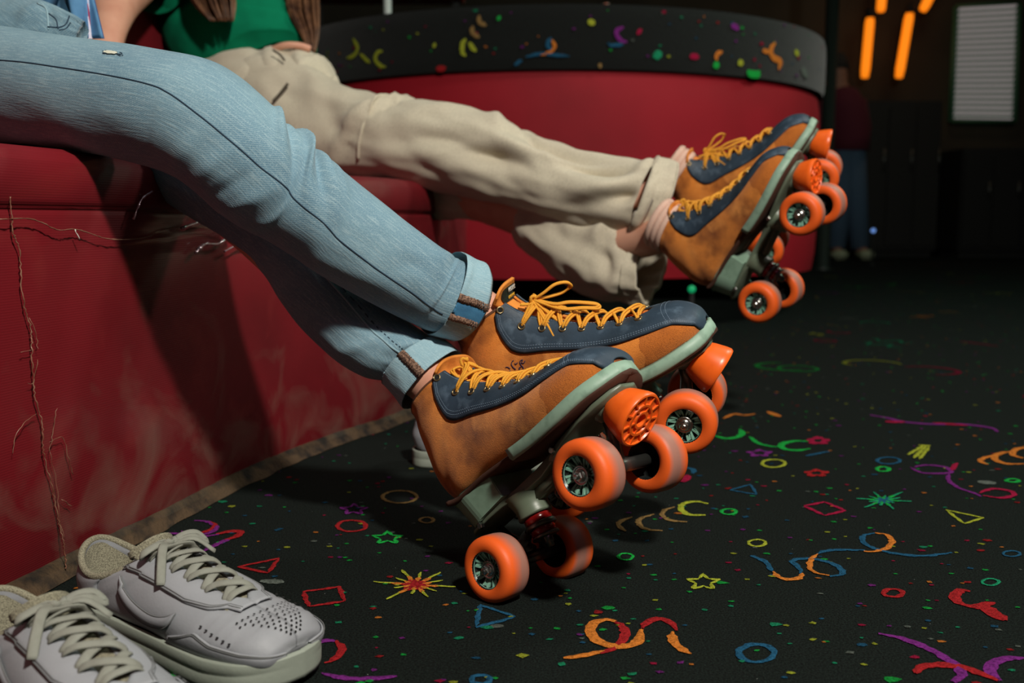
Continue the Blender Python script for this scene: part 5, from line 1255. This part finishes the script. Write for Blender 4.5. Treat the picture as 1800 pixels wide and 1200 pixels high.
# ---------------------------------------------------------------- white low-top sneakers
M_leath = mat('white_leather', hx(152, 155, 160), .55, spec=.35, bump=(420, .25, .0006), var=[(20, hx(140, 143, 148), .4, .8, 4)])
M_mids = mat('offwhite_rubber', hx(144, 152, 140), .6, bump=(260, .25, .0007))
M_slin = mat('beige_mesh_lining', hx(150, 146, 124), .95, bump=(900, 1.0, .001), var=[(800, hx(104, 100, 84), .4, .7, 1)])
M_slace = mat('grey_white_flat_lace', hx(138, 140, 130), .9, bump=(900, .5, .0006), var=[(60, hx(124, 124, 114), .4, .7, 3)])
M_stg = mat('grey_thread', hx(110, 112, 112), .9)
M_perf = mat('perforation', (.003, .003, .003), .9)
SL = [(.172, .030), (.166, .024), (.146, .022), (.112, .022), (.072, .022), (.030, .022), (-.020, .022), (-.062, .022), (-.094, .024), (-.106, .046), (-.103, .066), (-.101, .078)]
ST = [(.172, .034), (.171, .044), (.158, .054), (.130, .059), (.098, .065), (.070, .073), (.046, .080), (.028, .085), (.016, .087), (.006, .085), (-.004, .082), (-.010, .079)]
SW = [.013, .032, .0425, .0470, .0465, .043, .039, .036, .034, .033, .032, .032]
SP = [.6, .42, .36, .34, .34, .36, .4, .5, .7, .9, 1, 1]
def sh_raw(s, th):
    L = cr(SL, s); T = cr(ST, s); w = cr(SW, s); p = cr(SP, s); c = cos(th); h = ((1 + c) / 2) ** (1.25 if s < 7 else 1.1)
    sn = abs(sin(th)) ** (p if c < 0 else .9)
    dip = .020 * sin(min(1, max(0, s - 8.2) / 2.8) * pi / 2) * sin(th) ** 2
    return Vector((L[0] + (T[0] - L[0]) * h, -w * sn * (1 if sin(th) >= 0 else -1), L[1] + (T[1] - L[1]) * h - dip))
def shS(s, th, off=0):
    p = sh_raw(s, th)
    if not off: return p
    e = 1e-3; ds = sh_raw(min(s + .02, 11), th) - sh_raw(max(s - .02, 0), th); dt = sh_raw(s, th + e) - sh_raw(s, th - e); n = dt.cross(ds)
    if n.length < 1e-12: n = Vector((0, 0, 1))
    n.normalize(); L = cr(SL, s); T = cr(ST, s); c = Vector(((L[0] + T[0]) / 2, 0, (L[1] + T[1]) / 2))
    return p + (n if n.dot(p - c) > 0 else -n) * off
def sth_o(s):
    if s < 3.6: return 0
    return math.asin(min(.95, (.008 + .004 * (s - 3.6) / 7) / cr(SW, s))) * min(1, (s - 3.6) / .3) ** .5
def collar_cut(th):            # the side of the collar dips
    return 0
def low_sneaker(loc, rz, label, group, detail=True):
    root = empty('sneaker', loc, (0, 0, rz), label, 'shoe', group); root.scale = (.90, .90, .90)
    ns, nt = 90, 72; V = []
    for i in range(ns + 1):
        s = 11 * (i / ns) ** 1.15; to = sth_o(s)
        for j in range(nt + 1):
            th = to + (2 * pi - 2 * to) * j / nt; d = .0009 * noise.noise(Vector((s * 1.3, th * 1.4, loc[0] * 9)))
            if 2.2 < s < 3.6: d -= .0010 * abs(sin(s * 9 + th))
            p = shS(s, th, d)
            V.append(p)
    F = gridfaces(ns + 1, nt + 1); F.append(tuple(range(nt, -1, -1)))
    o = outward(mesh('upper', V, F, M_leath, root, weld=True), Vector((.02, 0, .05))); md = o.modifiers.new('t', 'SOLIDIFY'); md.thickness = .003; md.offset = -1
    rim = [V[ns * (nt + 1) + j] for j in range(nt + 1)]
    mb = MB(); mb.tube(rim, .0034, 10); mb.build('collar_rim', M_slin, root)
    V2 = []
    for j in range(nt + 1):
        for k in range(7):
            f = k / 6; p = rim[j]; c = Vector((-.045, 0, p.z)); V2.append(p.lerp(c, .04 + .12 * f) + Vector((0, 0, -.055 * f)))
    mesh('lining', V2, gridfaces(nt + 1, 7), M_slin, root)
    # overlays: eyestay, toe cap edge, heel counter
    def overlay(name, s0, s1, ta, tb, off=.0024, n=50, m_=14, thick=.0012):
        V = []
        for sg in (1, -1):
            for i in range(n + 1):
                s = s0 + (s1 - s0) * i / n
                for j in range(m_ + 1):
                    f = j / m_; a, b = ta(s), tb(s); V.append(shS(s, sg * (a + (b - a) * f), off * min(1, .35 + 5 * min(f, 1 - f) if m_ else 1)))
        k = (n + 1) * (m_ + 1); F = gridfaces(n + 1, m_ + 1) + [tuple(i + k for i in f) for f in gridfaces(n + 1, m_ + 1, flip=True)]
        o = outward(mesh(name, V, F, M_leath, root, weld=True), Vector((.02, 0, .04))); md = o.modifiers.new('t', 'SOLIDIFY'); md.thickness = thick; md.offset = 0; return o
    overlay('eyestay', 3.15, 9.2, sth_o, lambda s: sth_o(s) + (.34 + .30 * min(1, max(0, s - 3.15) / 1.5)))
    overlay('mudguard', .05, 4.4, lambda s: lerp_tab([(0, 1.0), (1, 1.25), (2, 1.42), (3, 1.45), (3.6, 1.3), (4.4, 1.9)], s), lambda s: 2.5)
    overlay('heel_counter', 7.2, 10.6, lambda s: lerp_tab([(7.2, 2.0), (8.6, 1.5), (10, 1.2), (10.6, 1.1)], s), lambda s: 3.1)
    # curved side mark
    mk = lambda f: (lerp_tab([(0, 5.4), (.5, 5.6), (1, 8.0)], f), lerp_tab([(0, 1.25), (.5, 1.9), (1, 1.2)], f))
    up_ = smooth_path([(4.55, 1.12, 0), (4.5, 1.45, 0), (4.7, 1.75, 0), (5.2, 1.9, 0), (5.9, 1.75, 0), (6.8, 1.45, 0), (7.8, 1.15, 0)], 6); lo_ = smooth_path([(4.55, 1.12, 0), (4.75, 1.32, 0), (5.05, 1.46, 0), (5.4, 1.5, 0), (6.0, 1.44, 0), (6.8, 1.3, 0), (7.8, 1.14, 0)], 6)
    for sg in (1, -1):
        V = []
        for a, b in zip(up_, lo_):
            for f in (0, .15, .5, .85, 1): V.append(shS(a.x + (b.x - a.x) * f, sg * (a.y + (b.y - a.y) * f), .0012 if f in (0, 1) else .0030))
        mesh('side_mark', V, gridfaces(len(up_), 5), M_leath, root)
        mb = MB(); mb.tube([shS(a.x, sg * a.y, .0020) for a in up_], .0006, 5); mb.tube([shS(a.x, sg * a.y, .0020) for a in lo_], .0006, 5); mb.build('mark_stitching', M_stg, root)
    mb = MB()
    for sg in (1, -1):
        for off_ in (.0, .05):
            mb.tube([shS(3.2 + 5.6 * k / 60, sg * (sth_o(3.2 + 5.6 * k / 60) + (.34 + .30 * min(1, (5.6 * k / 60) / 1.5)) - .03 - off_), .0031) for k in range(61)], .00045, 4)
            mb.tube([shS(.1 + 4.2 * k / 50, sg * (lerp_tab([(0, 1.0), (1, 1.25), (2, 1.42), (3, 1.45), (3.6, 1.3), (4.4, 1.9)], .1 + 4.2 * k / 50) + .03 + off_), .0031) for k in range(51)], .00045, 4)
    mb.build('stitching', M_stg, root)
    # perforated toe
    mb = MB()
    for i in range(9):
        for j in range(-5, 6):
            s = 1.15 + i * .20 + .05 * abs(j) * .4; th = j * .125 + (.06 if i % 2 else 0)
            if abs(th) > .20 + .07 * i or s > 2.9: continue
            p = shS(s, th, .0014); n = (p - shS(s, th, .0001)).normalized(); Mx = orient(n)
            mb.add([p + Mx @ Vector((.0011 * cos(a * pi / 4), .0011 * sin(a * pi / 4), .0)) for a in range(8)], [tuple(range(8))])
    for sg in (1, -1):
        for i in range(6):
            s = 2.5 + i * .22; p = shS(s, sg * (1.22 - .03 * i), .0014); n = (p - shS(s, sg * (1.28 - .03 * i), .0001)).normalized(); Mx = orient(n); mb.add([p + Mx @ Vector((.0013 * cos(a * pi / 4), .0013 * sin(a * pi / 4), 0)) for a in range(8)], [tuple(range(8))])
    mb.build('perforations', M_perf, root, smooth=False, kind='stuff')
    # tongue
    V = []
    for i in range(33):
        s = 3.5 + (9.6 - 3.5) * min(1, i / 26); e = max(0, (i - 26) / 6)
        for j in range(13):
            f = j / 6 - 1; p = shS(s, f * .021 / cr(SW, s), -.004) + Vector((.002 * e, 0, .012 * e)) + Vector((-.006 * e, 0, -.006 * e * f * f)); V.append(p)
    o = mesh('tongue', V, gridfaces(33, 13), M_slin, root); md = o.modifiers.new('t', 'SOLIDIFY'); md.thickness = .004; md.offset = -1
    # flat laces
    mb = MB()
    def lace(sa, ta, sb, tb, hi):
        P = []
        for k in range(13):
            f = k / 12; P.append(shS(sa + (sb - sa) * f, ta + (tb - ta) * f, .001 + (.0055 + hi) * min(1, 3.5 * f, 3.5 * (1 - f)) ** .6))
        V_, F_, U_ = tube_geo(P, .0042, 8, True, .32, nrm=(.2, 0, 1)); mb.add(V_, F_, U_)
    e = [3.75 + .80 * k for k in range(7)]
    te = lambda s: sth_o(s) + .009 / cr(SW, s)
    for k in range(6):
        lace(e[k], te(e[k]), e[k + 1], -te(e[k + 1]), 0); lace(e[k], -te(e[k]), e[k + 1], te(e[k + 1]), .0022)
    lace(e[0], te(e[0]), e[0], -te(e[0]), 0)
    K = shS(8.3, 0, .006)
    for P in ([K, K + Vector((.004, -.014, .005)), K + Vector((.002, -.030, .000)), K + Vector((-.004, -.026, -.004)), K + Vector((-.004, -.008, .002)), K], [K, K + Vector((.002, .014, .006)), K + Vector((.004, .028, .005)), K + Vector((.010, .034, -.004)), K + Vector((.010, .018, .004)), K],
              [K, K + Vector((.012, -.016, .004)), K + Vector((.024, -.028, -.010)), K + Vector((.030, -.034, -.022))], [K, K + Vector((.014, .016, .004)), K + Vector((.026, .030, -.010))]):
        V_, F_, U_ = tube_geo(smooth_path(P, 5), .0042, 8, True, .32, nrm=(.3, .2, 1)); mb.add(V_, F_, U_)
    mb.tube([K + Vector((.004 * cos(k * .7), .006 * sin(k * .7), .004 * sin(k))) for k in range(10)], .0032, 8)
    mb.build('lace', M_slace, root)
    # cup sole
    oc = [(-.1095, .0), (-.1075, .013), (-.101, .024), (-.088, .0315), (-.06, .0355), (-.02, .0385), (.03, .0430), (.08, .0490), (.12, .0510), (.149, .0470), (.167, .034), (.1765, .018), (.1800, 0)]
    oc = [cr([list(p) for p in oc], i / 6) for i in range((len(oc) - 1) * 6 + 1)]
    ringp = [(x, -w) for x, w in oc] + [(x, w) for x, w in oc[::-1][1:-1]]
    V = []
    n = len(ringp)
    lift = lambda x: max(0, x - .11) * .12
    for z, sc in ((.0, .96), (.004, .985), (.0135, .995), (.0145, .98), (.0155, .995), (.025, 1.0), (.0262, .98), (.0262, .90)):
        for x, y in ringp: V.append(Vector((x * (1 if sc > .95 else .97), y * sc, z + (lift(x) if z < .02 else 0) + (lift(x) * .6 if z >= .02 else 0))))
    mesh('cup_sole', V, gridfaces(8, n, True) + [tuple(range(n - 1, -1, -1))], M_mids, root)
    return root
SHG = 'white sneakers left on the carpet'
low_sneaker((-.292, .802, .0), radians(-33), 'whole white low-top sneaker with dangling laces beside the bench', SHG)
low_sneaker((-.324, .670, .0), radians(-40), 'closer white low-top sneaker cut off by the frame corner', SHG)
low_sneaker((-.045, 1.405, .0), radians(0), 'white sneaker behind the nearest skate, only its heel showing', SHG)

# ---------------------------------------------------------------- label on the tongue, ink marks
def tongueS(s, f, off=0): return bootS(s, f * .0235 / cr(KW, s), -.0042 + off)
def text_on(root, RM, body, origin, ux, uy, size, m, name, ext=.0002):
    cu = bpy.data.curves.new(name, 'FONT'); cu.body = body; cu.size = size; cu.extrude = ext; cu.align_x = 'CENTER'; cu.align_y = 'CENTER'
    dg_o = bpy.data.objects.new(name, cu); COL.objects.link(dg_o); dg_o.data.materials.append(m)
    me_ = bpy.data.meshes.new_from_object(dg_o.evaluated_get(bpy.context.evaluated_depsgraph_get())); bpy.data.objects.remove(dg_o); dg_o = bpy.data.objects.new(name, me_); COL.objects.link(dg_o)
    if not me_.materials: me_.materials.append(m)
    dg_o.parent = root; n = ux.cross(uy).normalized(); uy = n.cross(ux).normalized()
    dg_o.matrix_basis = Matrix.Translation(origin) @ Matrix((ux, uy, n)).transposed().to_4x4(); return dg_o
tv = [Vector(v.co) for v in next(c for c in skB.children if c.name.startswith('tongue')).data.vertices]
row = lambda i, j: tv[i * 17 + j]
lab = []
for i in range(35, 45):
    for j in range(3, 14): 
        p = row(i, j); n = (row(i, j + 1) - row(i, j - 1)).cross(row(i + 1, j) - row(i - 1, j)).normalized(); n = n if n.x > 0 else -n
        lab.append(p + n * .0012)
tl = mesh('tongue_label', lab, gridfaces(10, 11), M_label, skB); tl['label'] = 'dark green woven tongue label'
cI = row(40, 8); uy_ = (row(43, 8) - row(37, 8)).normalized(); ux_ = (row(40, 4) - row(40, 12)).normalized()
nn_ = ux_.cross(uy_).normalized(); nn_ = nn_ if nn_.x > 0 else -nn_
if ux_.cross(uy_).x < 0: ux_ = -ux_
text_on(skB, RMB, 'RIEDELL', cI + nn_ * .0019 + uy_ * .0035, ux_, uy_, .0068, M_white, 'label_lettering')
text_on(skB, RMB, 'ORIGINAL', cI + nn_ * .0019 - uy_ * .0045, ux_, uy_, .0048, M_yel, 'label_lettering')
def pix_to_boot(RM, X, Y, s0=2, s1=12):
    best = None
    for a in range(int(s0 * 10), int(s1 * 10)):
        for b in range(8, 30):
            s, th = a / 10, b / 10; q = RM @ bootS(s, th, 0) - CAMP; d = q.dot(FW); x = 900 + FPX * q.x / d; y = 600 - FPX * q.dot(UPV) / d; e = (x - X) ** 2 + (y - Y) ** 2
            if best is None or e < best[0]: best = (e, s, th)
    return best
mb = MB()
for st_ in ([(923, 634), (921, 638), (917, 637), (919, 632), (914, 635), (916, 641), (920, 646), (918, 651), (914, 650), (913, 646), (916, 645)], [(903, 633), (900, 636), (899, 640), (902, 645), (907, 649)], [(905, 638), (907, 640), (910, 637)], [(889, 645), (893, 645), (897, 648)], [(896, 651), (898, 653)], [(902, 645), (907, 649)]):
    pts_ = []
    for X, Y in st_:
        e, s, th = pix_to_boot(RMB, X, Y, 4, 11)
        # refine linearly
        for _ in range(6):
            q = lambda a, b: (lambda v: Vector((900 + FPX * v.x / v.dot(FW), 600 - FPX * v.dot(UPV) / v.dot(FW))))(RMB @ bootS(a, b, 0) - CAMP)
            q0 = q(s, th); J1 = (q(s + .01, th) - q0) / .01; J2 = (q(s, th + .01) - q0) / .01; r = Vector((X, Y)) - q0; D = J1.x * J2.y - J1.y * J2.x
            if abs(D) < 1e-6: break
            s += max(-.2, min(.2, (r.x * J2.y - r.y * J2.x) / D)); th += max(-.2, min(.2, (J1.x * r.y - J1.y * r.x) / D))
        pts_.append(bootS(s, th, .0004))
    mb.tube(smooth_path(pts_, 4), .0005, 5)
mb.build('ink_mark', M_ink, skB)
